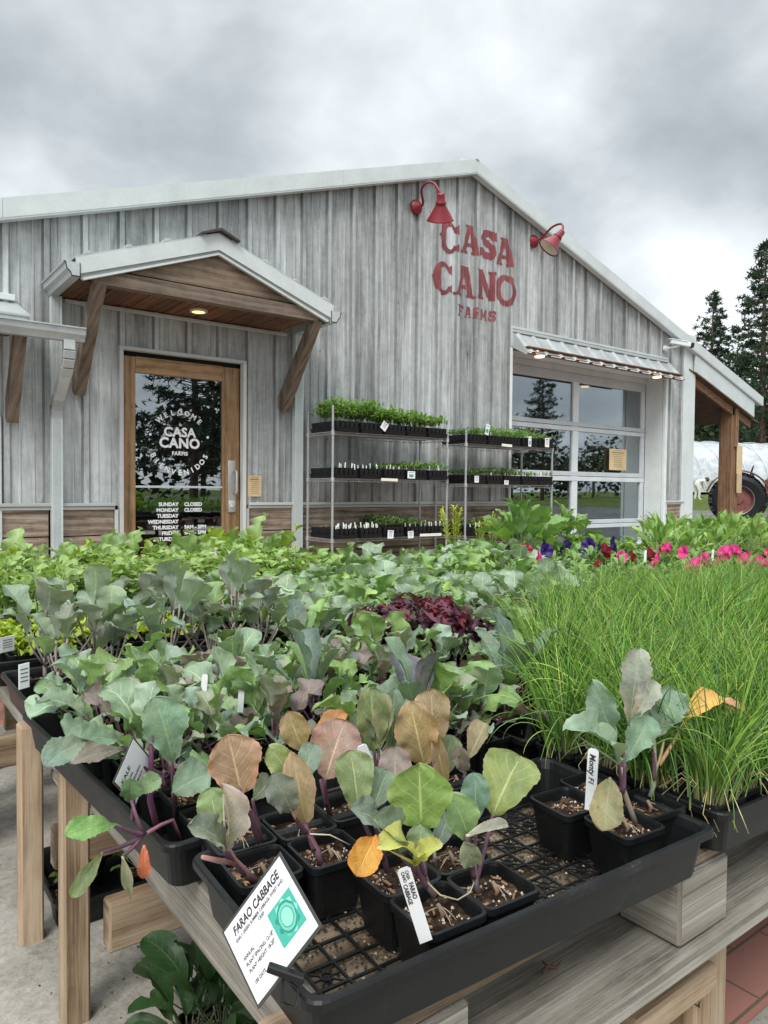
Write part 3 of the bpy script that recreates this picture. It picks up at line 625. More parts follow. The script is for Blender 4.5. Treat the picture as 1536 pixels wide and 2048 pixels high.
# awning
b = MB(); V = []; U = []; us = []
for k in range(13):
    for o_, h_ in ((-.05, 0), (-.02, .022), (.02, .022), (.05, 0)):
        u = 6.98+k*.285+o_
        if 6.9 <= u <= 10.42: us.append((u, h_))
us = [(6.9, 0)]+us+[(10.43, 0)]
for u, h in us: V += [(u, 6.47, 2.93+h), (u, 6.18, 2.615+h)]; U += [(0, 0), (1, 1)]
V2 = [(x, y, z-.004) for x, y, z in V]; n_ = len(us)
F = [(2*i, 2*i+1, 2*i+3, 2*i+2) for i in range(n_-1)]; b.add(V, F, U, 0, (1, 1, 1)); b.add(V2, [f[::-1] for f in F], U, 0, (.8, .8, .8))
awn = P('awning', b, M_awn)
b = MB(); b.box((8.635, D-.035, 2.975), (3.52, .04, .03)); b.box((8.635, D-.045, 2.93), (3.50, .055, .035), tint=(.75, .75, .75)); b.box((6.885, D-.035, 2.86), (.03, .03, .26)); b.prism([(6.45, 2.72), (6.45, 2.92), (6.19, 2.625), (6.22, 2.60)], 0, 6.893, 6.903, tint=(.7, .7, .7)); P('flashing', b, M_trim, awn)
b = MB(); b.box((8.66, 6.34, 2.70), (3.5, .27, .018), grain=0); b.box((8.66, 6.205, 2.625), (3.48, .02, .04), grain=0, tint=(1.5, 1.4, 1.2)); P('soffit_board', b, M_cedar, awn)
for px, py in ((1076.7, 716), (1311.7, 750.5)):
    q = onv(px, py, 6.22); b = MB(); b.lathe([(0, -.03), (.04, -.03), (.055, 0), (0, .0)], 16, Matrix.Translation((q.x, q.y+.06, 2.675))); b.lathe([(0, 0), (.06, 0), (.065, .016), (0, .016)], 16, Matrix.Translation((q.x, 6.2, 2.585))); P('puck_light', b, M_lampw, awn)
# porch
b = MB()
for i in range(9): b = MB(); fpiece(11.15, 13.15, .47, .60, 6.50+i*1.1, 6.55+i*1.1, b); b.U = [(v[0], v[2]*3) for v in b.V]; P('porch_rafter', b, M_fir)
b = MB(); fpiece(11.0, 13.2, .44, .465, VF+.08, 16.5, b); b.U = [(v[1], v[0]) for v in b.V]; P('porch_ceiling', b, M_cedar)
b = MB(); b.box((12.60, 11.4, 2.60), (.14, 9.8, .17), grain=1); b.box((11.5, 7.4, 2.62), (1.3, .1, .12), grain=0); b.bar((11.2, 6.62, 3.05), (12.5, 6.62, 2.66), .05, .09); P('porch_beam', b, M_fir)
b = MB(); b.box((12.62, 6.62, 1.30), (.23, .24, 2.6), grain=2, b=.012); b.box((12.62, 6.49, 2.1), (.1, .04, .8), grain=2); P('porch_post', b, M_fir)
# notices
for nm, px0, py0, px1, py1, v, lb in (('paper_notice', 495.5, 951, 523, 993, D-.035, 'small kraft paper notice with printed lines taped beside the entry door'), ('paper_notice', 1219, 897, 1252, 941, VG-.02, 'brown paper notice with heading stuck inside the garage door glass')):
    a, c = onv(px0, py0, v), onv(px1, py1, v); w, h = c.x-a.x, a.z-c.z
    b = MB(); b.box(((a.x+c.x)/2, v, (a.z+c.z)/2), (w, .003, h), b=.0005, mat=0)
    for k in range(9):
        ww = w*(.75 if k in (1, 2) else .62)*(.8+.2*random.random()); b.box(((a.x+c.x)/2, v-.0022, a.z-h*(.08+.095*k)), (ww, .001, h*(.03 if k == 1 else .014)), b=.0002, mat=1)
    tag(b.build(nm, [M_kraft, M_ink]), lb, 'notice')
b = MB(); a = onv(1464, 890, 6.42); b.box((12.72, 6.47, 1.48), (.17, .02, .50)); b.box((12.69, 6.45, 1.06), (.15, .02, .34)); tag(b.build('wooden_sign', M_kraft), 'pair of pale unpainted boards fixed to the porch post', 'sign')
# gooseneck lamps
def lamp(p0, arm, apex, axis, L, Rr, lab):
    t = thing('gooseneck_lamp', lab, 'wall lamp', (p0[0], p0[1], p0[2]), group='red barn lamps'); o = Vector(p0); M0 = Matrix.Translation(-o)
    def fin(b, n, m, par=t, sm=True): b.V = [tuple(Vector(v)-o) for v in b.V]; return b.build(n, m, par, sm)
    b = MB(); b.lathe([(0, .05), (.03, .05), (.045, .03), (.075, .02), (.085, 0), (0, 0)], 24, Matrix.Translation(p0) @ Matrix.Rotation(R_(90), 4, 'X')); fin(b, 'mounting_plate', M_red)
    b = MB(); b.tube(arm, .014, 10); fin(b, 'arm', M_red)
    ax = Vector(axis).normalized(); Mq = Matrix.Translation(apex) @ ax.to_track_quat('Z', 'Y').to_matrix().to_4x4()
    b = MB(); b.lathe([(0, -.03), (.035, -.03), (.042, -.01), (.045, .05), (.055, .055), (.06, .075), (.052, .08), (.06, .10), (Rr*.95, L-.01), (Rr, L), (Rr-.004, L), (Rr*.95-.006, L-.012), (.054, .105), (0, .10)], 32, Mq); s_ = fin(b, 'lamp_shade', M_red)
    b = MB(); b.lathe([(Rr-.006, L-.004), (Rr*.94-.008, L-.016), (.056, .112), (0, .108)], 32, Mq); fin(b, 'shade_lining', M_cream, s_)
    b = MB(); b.lathe([(0, .10), (.03, .11), (.035, .14), (.02, .17), (0, .175)], 16, Mq); fin(b, 'bulb', M_cream, s_)
def arc(pts, n=26):
    P_ = [Vector(p) for p in pts]; P_ = [P_[0]*2-P_[1]]+P_+[P_[-1]*2-P_[-2]]; r = []
    for i in range(1, len(P_)-2):
        for k in range(6):
            t = k/6; a, b_, c, d = P_[i-1], P_[i], P_[i+1], P_[i+2]
            r.append(.5*((2*b_)+(c-a)*t+(2*a-5*b_+4*c-d)*t*t+(3*b_-a-3*c+d)*t**3))
    return r+[P_[-2]]
def A(px, py, v): return tuple(onv(px, py, v))
lamp((5.294, D-.03, 4.11), arc([(5.294, D-.03, 4.11), A(846, 408, 6.38), A(843, 380, 6.30), A(853, 366, 6.18), A(866, 366, 6.08), A(876, 378, 6.0), A(882, 392, 5.97)]), A(882, 392, 5.97), (.34, .42, -.85), .25, .150, 'red gooseneck barn lamp above the first painted letter, its shade facing down')
lamp((7.277, D-.03, 4.143), arc([(7.277, D-.03, 4.143), A(1083, 476, 6.38), A(1100, 458, 6.22), A(1112, 450, 6.12), A(1123, 448, 6.02), A(1126, 456, 5.96), A(1122, 466, 5.96)]), A(1122, 466, 5.96), (-.52, .33, -.75), .25, .142, 'red gooseneck barn lamp right of the lettering, tilted so its cream lining shows')
b = MB(); b.lathe([(0, .04), (.04, .04), (.05, 0), (0, 0)], 16, Matrix.Translation((10.33, D-.03, 3.13)) @ Matrix.Rotation(R_(90), 4, 'X')); b.tube([(10.33, D-.06, 3.13), (10.36, 6.34, 3.14), (10.42, 6.28, 3.16)], .018, 8); b.bar((10.30, 6.36, 3.22), (10.56, 6.18, 3.17), .07, .07, b=.01); b.bar((10.28, 6.375, 3.26), (10.52, 6.21, 3.215), .09, .012)
sc_ = b.build('security_camera', M_white); tag(sc_, 'white bullet security camera with black front beside the corner', 'camera')
b = MB(); b.bar((10.561, 6.179, 3.17), (10.60, 6.152, 3.162), .074, .074, b=.008); b.build('lens_housing', M_plastic, sc_)
# things on the sill behind the garage glass
b = MB(); V = []; n_ = 40
for i in range(n_+1):
    u = 9.15+.95*i/n_; w = .05*math.sin(i*1.1)+.03*math.sin(i*2.3); V += [(u, 7.15+w, .42), (u+.02*math.sin(i), 7.15+w*.7, 1.05)]
b.add(V, [(2*i, 2*i+2, 2*i+3, 2*i+1) for i in range(n_)], None, 0, (.16, .30, .22)); b.V += []
tag(b.build('green_cloth', M_tint, smooth=True), 'pale green cloth hanging in folds inside the garage door window', 'cloth')
b = MB(); b.lathe([(0, .5), (.05, .5), (.06, .5), (.06, .76), (.02, .76), (.02, .75), (0, .75)], 24, Matrix.Translation((10.02, 7.02, 0))); tag(b.build('paper_towel_roll', M_cream, smooth=True), 'white paper towel roll standing on the sill behind the glass', 'paper towel')
b = MB(); b.box((8.6, 7.08, .475), (3.3, .35, .03)); tag(b.build('counter', M_oak), 'wooden counter just inside the garage door', 'counter')

# ================================================================== LEAVES
def prof(shape, t):
    if shape == 'round': return (t**.58)*max(0, 1-t**3.0)**.52/.70
    if shape == 'kale': return (t**.85)*max(0, 1-t**3.2)**.55/.62*(1+.05*math.sin(t*14))
    if shape == 'oval': return (t**.66)*max(0, 1-t**2.9)**.56/.64
    if shape == 'lance': return max(0, math.sin(math.pi*t**.8))**1.15
    if shape == 'heart': return min(1, (t/.10)**.5)*max(0, 1-((t-.12)/.88 if t > .12 else 0)**1.6)**.85
    if shape == 'lobed': return (t**.8)*max(0, 1-t**3)**.55/.62*(.80+.24*abs(math.sin(t*11)))
    return math.sin(math.pi*t)
def leaf(mb, base, tip, nrm, W, shape, tint, bend=.12, cup=.12, wave=.05, teeth=0.0, ny=10, nx=6, mat=0, fold=.12, seed=None, twist=0.0, freq=7.0, edge=.08):
    base = Vector(base); y = Vector(tip)-base; L = y.length
    if L < 1e-5: return
    y.normalize(); x = y.cross(Vector(nrm))
    if x.length < 1e-4: x = y.cross(Vector((.3, .9, .2)))
    x.normalize(); n = x.cross(y); rd = random.Random(seed if seed is not None else random.random())
    ph = rd.random()*6.3; ph2 = rd.random()*6.3; V = []; U = []; off = rd.randint(0, 50); T = []
    k2 = freq*(.8+.4*rd.random())
    for i in range(ny+1):
        t = 1-(1-i/ny)**1.5; w = W*.5*prof(shape, t); c = base+y*(t*L)+n*(bend*L*4*t*(1-t)*.5+0)
        a = twist*t; xx = x*math.cos(a)+n*math.sin(a); nn = n*math.cos(a)-x*math.sin(a)
        for j in range(nx+1):
            s = -1+2*j/nx; aw = w*(1+(teeth*(((i*1.0) % 2)-.5)*2 if abs(s) > .9 else 0)+(.06*math.sin(ph+t*11+s*3) if abs(s) > .6 else 0))
            h = abs(s)*w*fold*2+cup*w*s*s*1.2+wave*W*abs(s)**1.6*math.sin(ph+k2*t*2.2+(2.1 if s > 0 else 0))+.014*W*math.sin(ph2+t*17+s*9)+.035*W*abs(s)**4*math.sin(ph2+t*31+(1.3 if s > 0 else 0))
            sx = s*aw*(1-.12*fold*abs(s)); V.append(tuple(c+xx*sx+nn*h)); U.append((s, off+min(.999, max(.001, t)))); g = 1+.12*math.sin(ph2+t*3+s*2); e_ = max(0, abs(s)-.45)*1.2+max(0, t-.8)*1.5; q_ = edge*e_; T.append((tint[0]*g*(1+.55*q_), tint[1]*g*(1-.25*q_), tint[2]*g*(1-.05*q_)))
    m = nx+1; F = [(i*m+j, i*m+j+1, (i+1)*m+j+1, (i+1)*m+j) for i in range(ny) for j in range(nx)]
    mb.add(V, F, U, mat, T)
def curve3(a, b_, sag, n=6):
    a, b_ = Vector(a), Vector(b_); m = (a+b_)/2+Vector(sag)
    return [a*(1-t)**2+m*2*t*(1-t)+b_*t*t for t in [i/n for i in range(n+1)]]
def vary(c, a=.15, rd=random): g = 1+a*(rd.random()*2-1); return (c[0]*g*(1+a*.5*(rd.random()-.5)), c[1]*g, c[2]*g*(1+a*.8*(rd.random()-.5)))
# linear leaf colours
BLUE = (.14, .205, .155); GLAU = (.18, .265, .175); GREEN = (.13, .25, .085); OLIVE = (.20, .245, .105); BRIGHT = (.19, .29, .075); GREY = (.17, .205, .165)
PURP = (.10, .075, .095); TAN = (.37, .27, .175); PINK = (.36, .235, .17); ORNG = (.52, .27, .05); YEL = (.42, .44, .12); STP = (.12, .06, .085); STG = (.26, .29, .17); PALE = (.34, .33, .26)
def rosette(mb, st, n, H, L, W, shape, tints, stemc, rd, el0=35, el1=80, z0=0, teeth=.05, wave=.08, pet=.45, bend=.25, ny=10, nx=6, sr=.003, cup=.12, lean=(0, 0)):
    """a seedling: short stem, petioles and blades, mb=leaves, st=stems"""
    top = Vector((lean[0]*H*.35, lean[1]*H*.35, z0+H*.30)); st.tube(curve3((0, 0, z0), top, (rd.uniform(-.006, .006), rd.uniform(-.006, .006), 0), 4), sr*1.15, 6, tint=stemc, r2=sr)
    for i in range(n):
        az = i*2.4+rd.uniform(-.35, .35); f = i/max(1, n-1); el = R_(el0+(el1-el0)*f+rd.uniform(-8, 8))
        k = (.75+.5*rd.random())*(1-.25*abs(f-.4)); d = Vector((math.cos(az)*math.cos(el), math.sin(az)*math.cos(el), math.sin(el)))+Vector((lean[0]*.4, lean[1]*.4, 0)); d.normalize()
        o = top*(.55+.45*f) if z0 == 0 else Vector((top.x*(.5+.5*f), top.y*(.5+.5*f), z0+(top.z-z0)*(.5+.5*f)))
        pe = o+d*(L*pet*k)+Vector((0, 0, L*.05)); out = Vector((math.cos(az), math.sin(az), 0))
        dt = (d*1.0+out*rd.uniform(.0, .45)-Vector((0, 0, rd.uniform(0, .35)))*(1-f)).normalized(); tip = pe+dt*L*k
        nr = Vector((0, 0, 1))-out*.7+Vector((rd.uniform(-.4, .4), rd.uniform(-.4, .4), 0)); tc_ = vary(rd.choice(tints), .14, rd)
        st.tube(curve3(o, pe, (out.x*.004, out.y*.004, -.004), 4), sr*.55, 5, tint=stemc); st.tube(curve3(pe, pe+(tip-pe)*.35, (0, 0, 0), 2), sr*.45, 4, tint=tuple(min(1, c*1.3) for c in tc_), r2=sr*.2)
        leaf(mb, pe, tip, nr, W*k*(.85+.3*rd.random()), shape, tc_, bend=bend*(.4+rd.random()), cup=cup, wave=wave, teeth=teeth, ny=ny, nx=nx, seed=rd.random(), twist=rd.uniform(-.5, .5))
# ------------------------------------------------------------------ pots and trays
def ring(hx, hy, r, z, n=3):
    P_ = []
    for cx_, cy_, a0 in ((1, 1, 0), (-1, 1, 90), (-1, -1, 180), (1, -1, 270)):
        for k in range(n+1): a = R_(a0+90*k/n); P_.append((cx_*(hx-r)+r*math.cos(a), cy_*(hy-r)+r*math.sin(a), z))
    return P_
def rings(mb, rr, closed_bottom=True, mat=0):
    V = [p for r in rr for p in r]; n = len(rr[0]); F = [(i*n+k, i*n+(k+1) % n, (i+1)*n+(k+1) % n, (i+1)*n+k) for i in range(len(rr)-1) for k in range(n)]
    if closed_bottom: F.append(tuple(range(n))[::-1]); 
    mb.add(V, F, [(p[0], p[1]) for p in V], mat)
PS = .035; PHT = .060
def pot_mesh(hw=PS, H=PHT):
    b = MB(); t = hw*.74
    rings(b, [ring(t, t, .008, 0), ring(hw*.93, hw*.93, .009, H-.008), ring(hw, hw, .009, H-.007), ring(hw, hw, .009, H), ring(hw-.003, hw-.003, .008, H+.0005), ring(hw-.004, hw-.004, .008, H-.003), ring(hw*.86, hw*.86, .008, H-.012), ring(hw*.78, hw*.78, .007, H-.035)])
    for s in (-1, 1): b.box((s*t*.98, 0, .012), (.003, t*.8, .014), b=.001)
    return b
def soil_mesh(hw=PS, H=PHT, seed=0, per=26, dz=-.012):
    rd = random.Random(seed); b = MB(); n = 9; w = hw*.84; V = []; U = []
    for i in range(n):
        for j in range(n):
            x = -w+2*w*i/(n-1); y = -w+2*w*j/(n-1); V.append((x, y, H+dz+rd.uniform(-.002, .0025))); U.append((x, y))
    b.add(V, [(i*n+j, i*n+j+1, (i+1)*n+j+1, (i+1)*n+j)[::-1] for i in range(n-1) for j in range(n-1)], U, 0)
    for k in range(per):
        r = rd.uniform(.0010, .0026); x, y = rd.uniform(-w, w)*.93, rd.uniform(-w, w)*.93; g = rd.uniform(.55, 1.15); z = H+dz+.001
        V = [(x+r*rd.uniform(.6, 1), y, z), (x-r*rd.uniform(.6, 1), y, z), (x, y+r, z), (x, y-r*.9, z), (x, y, z+r), (x, y, z-r)]
        b.add(V, [(0, 2, 4), (2, 1, 4), (1, 3, 4), (3, 0, 4), (2, 0, 5), (1, 2, 5), (3, 1, 5), (0, 3, 5)], None, 1, (g, g*.98, g*.95))
    for k in range(per//3):
        x, y = rd.uniform(-w, w)*.85, rd.uniform(-w, w)*.85; a = rd.uniform(0, 3.1); g = rd.uniform(.6, 1.3)
        b.box((x, y, H+dz+.002), (rd.uniform(.005, .016), rd.uniform(.002, .004), .0018), rz=a, b=.0004, mat=2, tint=(g, g, g))
    return b
POTM = pot_mesh().build('pot', M_plastic, smooth=False); SOILM = [soil_mesh(seed=i).build('soil', [M_soil, M_perl, M_chip]) for i in range(4)]
for o in [POTM]+SOILM: C.objects.unlink(o)
POT_ME, SOIL_ME = POTM.data, [o.data for o in SOILM]
def addpot(root, k=0, sc=1.0):
    p = bpy.data.objects.new('pot', POT_ME); C.objects.link(p); p.parent = root; p.scale = (sc, sc, 1)
    s = bpy.data.objects.new('soil', SOIL_ME[k % 4]); C.objects.link(s); s.parent = root; s.scale = (sc, sc, 1); s.rotation_euler = (0, 0, (k % 4)*1.5708)
TZ = .4445        # top of the pallet decks
ZB = TZ+.004      # floor of the trays
def tray(u0, v0, L, W, yaw, label, floor='grid', zb=ZB-.002, Hh=.058, cat='tray', name='seedling_tray'):
    t = thing(name, label, cat, (u0, v0, zb), R_(yaw), group='black plastic seedling trays'); b = MB(); hx, hy = L/2, W/2; tp = .010
    def rg(dx, z, r=.016): return [(p[0]+hx, p[1]+hy, p[2]) for p in ring(hx-dx, hy-dx, r, z, 4)]
    rings(b, [rg(tp+.006, 0), rg(.009, Hh-.011), rg(.0, Hh-.009), rg(.0, Hh-.002), rg(.0015, Hh), rg(.0065, Hh), rg(.009, Hh-.003), rg(.012, Hh-.012), rg(tp+.009, .004)], closed_bottom=(floor != 'grid'))
    o = b.build('tray_body', M_plastic, t)
    if floor == 'grid':
        g = MB(); nx_, ny_ = 16, 8; a0 = tp+.01; sx, sy = (L-2*a0)/nx_, (W-2*a0)/ny_
        for i in range(nx_+1): g.box((a0+i*sx, hy, .003), (.003, W-2*a0, .003), b=.0006)
        for j in range(ny_+1): g.box((hx, a0+j*sy, .0032), (L-2*a0, .003, .0032), b=.0006)
        for i in range(nx_):
            for j in range(ny_):
                cx_, cy_ = a0+(i+.5)*sx, a0+(j+.5)*sy
                if (i % 3 == 1 and j % 2 == 0) or (i > 7 and (i+j) % 2 == 0):
                    for k in range(4): g.box((cx_, cy_, .0025), (math.hypot(sx, sy)*.97 if k % 2 else sx*.98, .0014, .002), rz=k*.785, b=.0003)
                    g.lathe([(.0065, .0018), (.0065, .0042), (.0048, .0042), (.0048, .0018)], 12, Matrix.Translation((cx_, cy_, 0)))
        g.build('mesh_floor', M_plastic, t)
    return t
# ------------------------------------------------------------------ benches (pallet tops on timber legs)
def pallet(u0, v0, L, W, label, yaw=0, deck='slats'):
    t = thing('pallet', label, 'pallet', (u0, v0, 0), R_(yaw), group='pallets used as bench tops')
    nb = 9; w = W/nb
    for i in range(nb):
        b = MB(); dz = random.uniform(-.0015, .0015) if i else 0
        b.box((L/2+random.uniform(-.006, .006)*(i > 0), (i+.5)*w, TZ-.010+dz-.001), (L, w-.012, .017), grain=0, b=.003); b.build('deck_board', M_pallet, t)
    for y in (0, W/2, W-.09):
        for x in ((.03, L/2-.06, L-.12) if y else (.005, .475, L-.12)):
            b = MB(); b.box((x+.06, y+.045+.002, TZ-.0655), (.115, .088, .088), grain=1, b=.004); b.build('block', M_pallet2, t)
    for y, ww in ((.05, .135), (W/2, .09), (W-.05, .09)):
        b = MB(); b.box((L/2+(.02 if y > .1 else 0), y+.004, TZ-.121), (L-(.04 if y > .1 else 0), ww, .02), grain=0, b=.004); b.build('bottom_board', M_pallet2, t)
    b = MB(); b.box((-.007, W/2, TZ-.043), (.016, W-.02, .082), grain=1, b=.004); b.build('side_board', M_pallet2, t)
    return t
def frame(u0, v0, L, W, label):
    t = thing('timber_stand', label, 'stand', (u0, v0, 0), group='timber stands under the pallets'); zt = TZ-.133
    for x in (.0, L):
        for y in (.02, W-.07):
            hz = .436 if x == 0 and u0 < .5 else zt
            b = MB(); b.box((x-(.030 if hz > zt else 0), y+.02, hz/2), (.042, .042, hz), grain=2, b=.004); b.build('leg', M_leg, t)
    for y, z_ in ((.085, .155), (W-.055, .15)):
        b = MB(); b.box((L/2, y, z_), (L-.04, .038, .085), grain=0, b=.004); b.build('stretcher', M_leg, t)
PL = [(.345, .475, 1.16, .925, 'weathered pallet nearest the viewer carrying the cabbage tray'), (1.53, .50, 1.20, .90, 'weathered pallet at the right edge carrying chive trays'),
      (.335, 1.43, 1.17, .92, 'weathered pallet in the second row at the left end'), (1.53, 1.43, 1.20, .92, 'weathered pallet in the second row under the petunias'), (2.78, 1.43, 1.20, .92, 'weathered pallet in the second row at the far right'),
      (.335, 2.44, 1.17, .95, 'weathered pallet in the rear row under the peas'), (1.53, 2.44, 1.20, .95, 'weathered pallet in the rear row before the wire racks'), (2.78, 2.44, 1.20, .95, 'weathered pallet in the rear row under the big leaved plant'), (4.03, 1.9, 1.20, .95, 'weathered pallet farthest right under the pepper plants')]
for i, p in enumerate(PL):
    pallet(*p); 
frame(.338, .50, .62, .81, 'pale timber stand with legs holding up the nearest pallet')
frame(1.60, .50, 1.05, .90, 'pale timber stand under the right hand chive pallet')
frame(.325, 1.50, 1.05, .82, 'pale timber stand under the second row pallet at the left')
for u_, v_, lb in ((1.6, 1.47, 'pale timber stand below the petunia pallet'), (2.85, 1.47, 'pale timber stand below the far right second row pallet'), (.40, 2.5, 'pale timber stand below the pea pallet'), (1.6, 2.5, 'pale timber stand below the rear middle pallet'), (2.85, 2.5, 'pale timber stand below the rear right pallet'), (4.1, 1.95, 'pale timber stand below the pepper plant pallet')): frame(u_, v_, 1.0, .85, lb)
# the near right leg stands on edge to the viewer with its brace
b = MB(); b.box((.995, .56, .15), (.115, .05, .305), grain=2, b=.004)
nl = b.build('timber_prop', M_leg); tag(nl, 'single pale timber post standing under the near pallet at bottom right', 'post')
b = MB(); b.box((.865, .545, .235), (.19, .09, .036), grain=0, b=.004); b.build('brace', M_leg, nl)
b = MB(); b.box((-.15, 2.02, .27), (.9, .19, .03), grain=0); lb_ = b.build('low_bench', M_pallet2)
tag(lb_, 'low grey plank bench at the left edge beside the timber legs', 'bench')
for x in (-.45, .2): b = MB(); b.box((x, 2.02, .13), (.04, .15, .25), grain=2); b.build('leg', M_leg, lb_)
q = onz(1085, 1950, .336); b = MB(); b.tube([(0, 0, .002), (.012, .004, .004), (.02, -.004, .003), (.032, -.002, .006)], [.0015, .0022, .0012, .0006], 6, tint=(.12, .05, .03)); b.tube([(.012, .004, .004), (.016, .014, .003)], .001, 5, tint=(.12, .05, .03))
tag(b.build('twig', M_stem, loc=tuple(q)), 'small dark curled twig lying on the lower front board of the pallet', 'twig')
# ------------------------------------------------------------------ trays
tray(.283, .462, .545, .278, -3.0, 'near black mesh tray holding cabbage pots and the farthest forward')
tray(.565, .785, .278, .56, 2+90-90, 'black tray of kale pots directly behind the cabbage tray', floor='s')
tray(.283, .765, .275, .62, 3, 'black tray of purple stemmed kale hanging over the left pallet edge', floor='s')
tray(.86, .445, .545, .278, -3, 'black tray of chive pots right of the cabbage tray', floor='s')
tray(1.43, .46, .545, .278, 0, 'black tray of chive pots at the right picture edge', floor='s')
tray(.86, .765, .545, .278, 2, 'black tray of chive pots behind the front chives', floor='s')
tray(1.43, .765, .545, .278, 0, 'second rank black tray of chives at the right', floor='s')
tray(.86, 1.07, .545, .278, 2, 'black tray with the dark red kale at its middle', floor='s')
tray(1.43, 1.07, .545, .278, 0, 'third rank black tray of chives', floor='s')
tray(2.0, .9, .545, .278, 0, 'black chive tray farthest right in the near bench', floor='s')
tray(.27, 1.435, .545, .278, 0, 'black tray of grey green broccoli at the left end of the second bench', floor='s')
tray(.26, 1.80, .545, .278, -2, 'black tray of bright lettuce behind the broccoli', floor='s')
tray(.27, 2.12, .545, .278, 0, 'black tray of pea seedlings at the left', floor='s')
k = 0
for u_ in (.85, 1.42, 1.99, 2.56, 3.13):
    for v_ in (1.435, 1.75, 2.06):
        k += 1; tray(u_, v_, .545, .278, random.uniform(-1, 1), 'black tray in the second bench, %s from the left in its %s rank' % (ORD[int((u_-.8)/.57)], ORD[int((v_-1.43)/.31)]), floor='s')
for u_ in (.3, .9, 1.5, 2.1, 2.7, 3.3):
    for v_ in (2.48, 2.80, 3.1): tray(u_, v_, .545, .278, random.uniform(-1, 1), 'black tray in the rear bench, %s from the left in its %s rank' % (ORD[int(u_/.6)], ORD[int(round((v_-2.48)/.31))]), floor='s')
tray(.338, 1.505, .54, .28, 0, 'black tray of low seedlings standing on the concrete below the bench', floor='s', zb=.008)
# debris under the mesh tray
b = MB(); rd = random.Random(2)
for i in range(4200):
    x, y = rd.uniform(.35, .86), rd.uniform(.505, .78); r = rd.uniform(.0006, .0022); z_ = TZ+.0015+r*.4; g = rd.choice((.05, .06, .08, .10, .12, .16, .3, .75))
    b.add([(x+r, y, z_), (x-r, y+r*.4, z_), (x, y+r, z_), (x, y-r, z_), (x, y, z_+r), (x, y, z_-r)], [(0, 2, 4), (2, 1, 4), (1, 3, 4), (3, 0, 4), (2, 0, 5), (1, 2, 5), (3, 1, 5), (0, 3, 5)], None, 0, (g, g*.9, g*.75))
tag(b.build('spilled_soil', M_perl), 'crumbs of spilled soil and perlite on the deck under the mesh tray', 'soil', kind='stuff')
b = MB(); rd = random.Random(9)
for i in range(700):
    x, y = (rd.gauss(.62, .22), rd.gauss(.95, .25)) if i % 3 else (rd.uniform(-.6, 1.6), rd.uniform(.3, 2.8)); r = rd.uniform(.001, .004); g = rd.choice((.05, .08, .12, .3, .5)); z_ = .008
    b.add([(x+r, y, z_), (x-r*.7, y+r*.6, z_), (x-r*.3, y-r, z_), (x, y, z_+r*.8)], [(0, 1, 3), (1, 2, 3), (2, 0, 3)], None, 0, (g, g*.8, g*.6))
tag(b.build('soil_crumbs', M_perl), 'dark soil crumbs scattered over the concrete below the benches', 'soil', kind='stuff')
# ------------------------------------------------------------------ near cabbages, leaf by leaf
KS = 1.045
def PV(px, py, v): return onv(px, py, v*KS)
def hero(lv, st, b0, t0, vb, vt, wpx, shape, tint, stem=None, stemc=STP, face=(0, 0, 0), bend=.2, wave=.07, cup=.2, teeth=.02, fold=.1, sr=.0022, nx=12, ny=24, twist=0, mat=0):
    tint = (tint[0]*1.04, tint[1]*.98, tint[2]*.86) if tint[2] > .14 and tint[1] > tint[0] else tint; B, T = PV(*b0, vb), PV(*t0, vt); d = (B-CAMP).dot(FWD); W = wpx*d/FPX
    nr = ((CAMP-B).normalized()+Vector(face))
    leaf(lv, B, T, nr, W, shape, tint, edge=(.25 if tint[0] > tint[1] else .10), bend=bend, wave=wave, cup=cup, teeth=teeth, fold=fold, nx=nx, ny=ny, seed=b0[0]*7+b0[1], twist=twist, mat=mat)
    if stem is not None: S = PV(*stem[:2], stem[2]); st.tube(curve3(S, B, (0, 0, -.004), 6), sr*1.3, 7, tint=stemc, r2=sr*.8)
    st.tube([B, B+(T-B)*.4, B+(T-B)*.85], [sr*.8, sr*.5, sr*.15], 5, tint=tuple(min(1, c*1.25) for c in tint))
def cabbage(name, label, cat, pu, pv, yaw, parts, stems, group, potz=ZB, lm=M_cab, roots=True, k=0):
    pu *= KS; pv *= KS; t = thing(name, label, cat, (pu, pv, potz), R_(yaw), group); addpot(t, k); o = Vector((pu, pv, potz))
    lv, st = MB(), MB()
    for a in parts: hero(lv, st, *a[0], **a[1])
    for pts, r, r2, c in stems: st.tube([PV(*p) for p in pts], r, 8, tint=c, r2=r2)
    if roots:
        rr = random.Random(k)
        for i in range(3): a = rr.uniform(0, 6.3); z_ = potz+PHT-.010; st.tube(curve3((pu+.004, pv, z_+.008), (pu+math.cos(a)*.018, pv+math.sin(a)*.018, z_), (0, 0, .004), 6), .0005, 4, tint=(.42, .33, .23))
        st.tube([(pu, pv, z_+.012), (pu+.004, pv-.003, z_+.003), (pu+.003, pv, z_-.006)], [.002, .0026, .0015], 6, tint=(.32, .22, .14))
    Mi = Matrix.Rotation(-R_(yaw), 4, 'Z') @ Matrix.Translation(-o)
    for m_ in (lv, st): m_.V = [tuple(Mi @ Vector(v)) for v in m_.V]
    if lv.n: lv.build('foliage', lm, t, True)
    if st.n: st.build('stem', M_stem, t, True)
    return t
def Hh(b0, t0, vb, vt, w, sh, tint, **k): return ((b0, t0, vb, vt, w, sh, tint), k)
G = 'potted cabbage seedlings in the near tray'; cb = 'cabbage seedling'
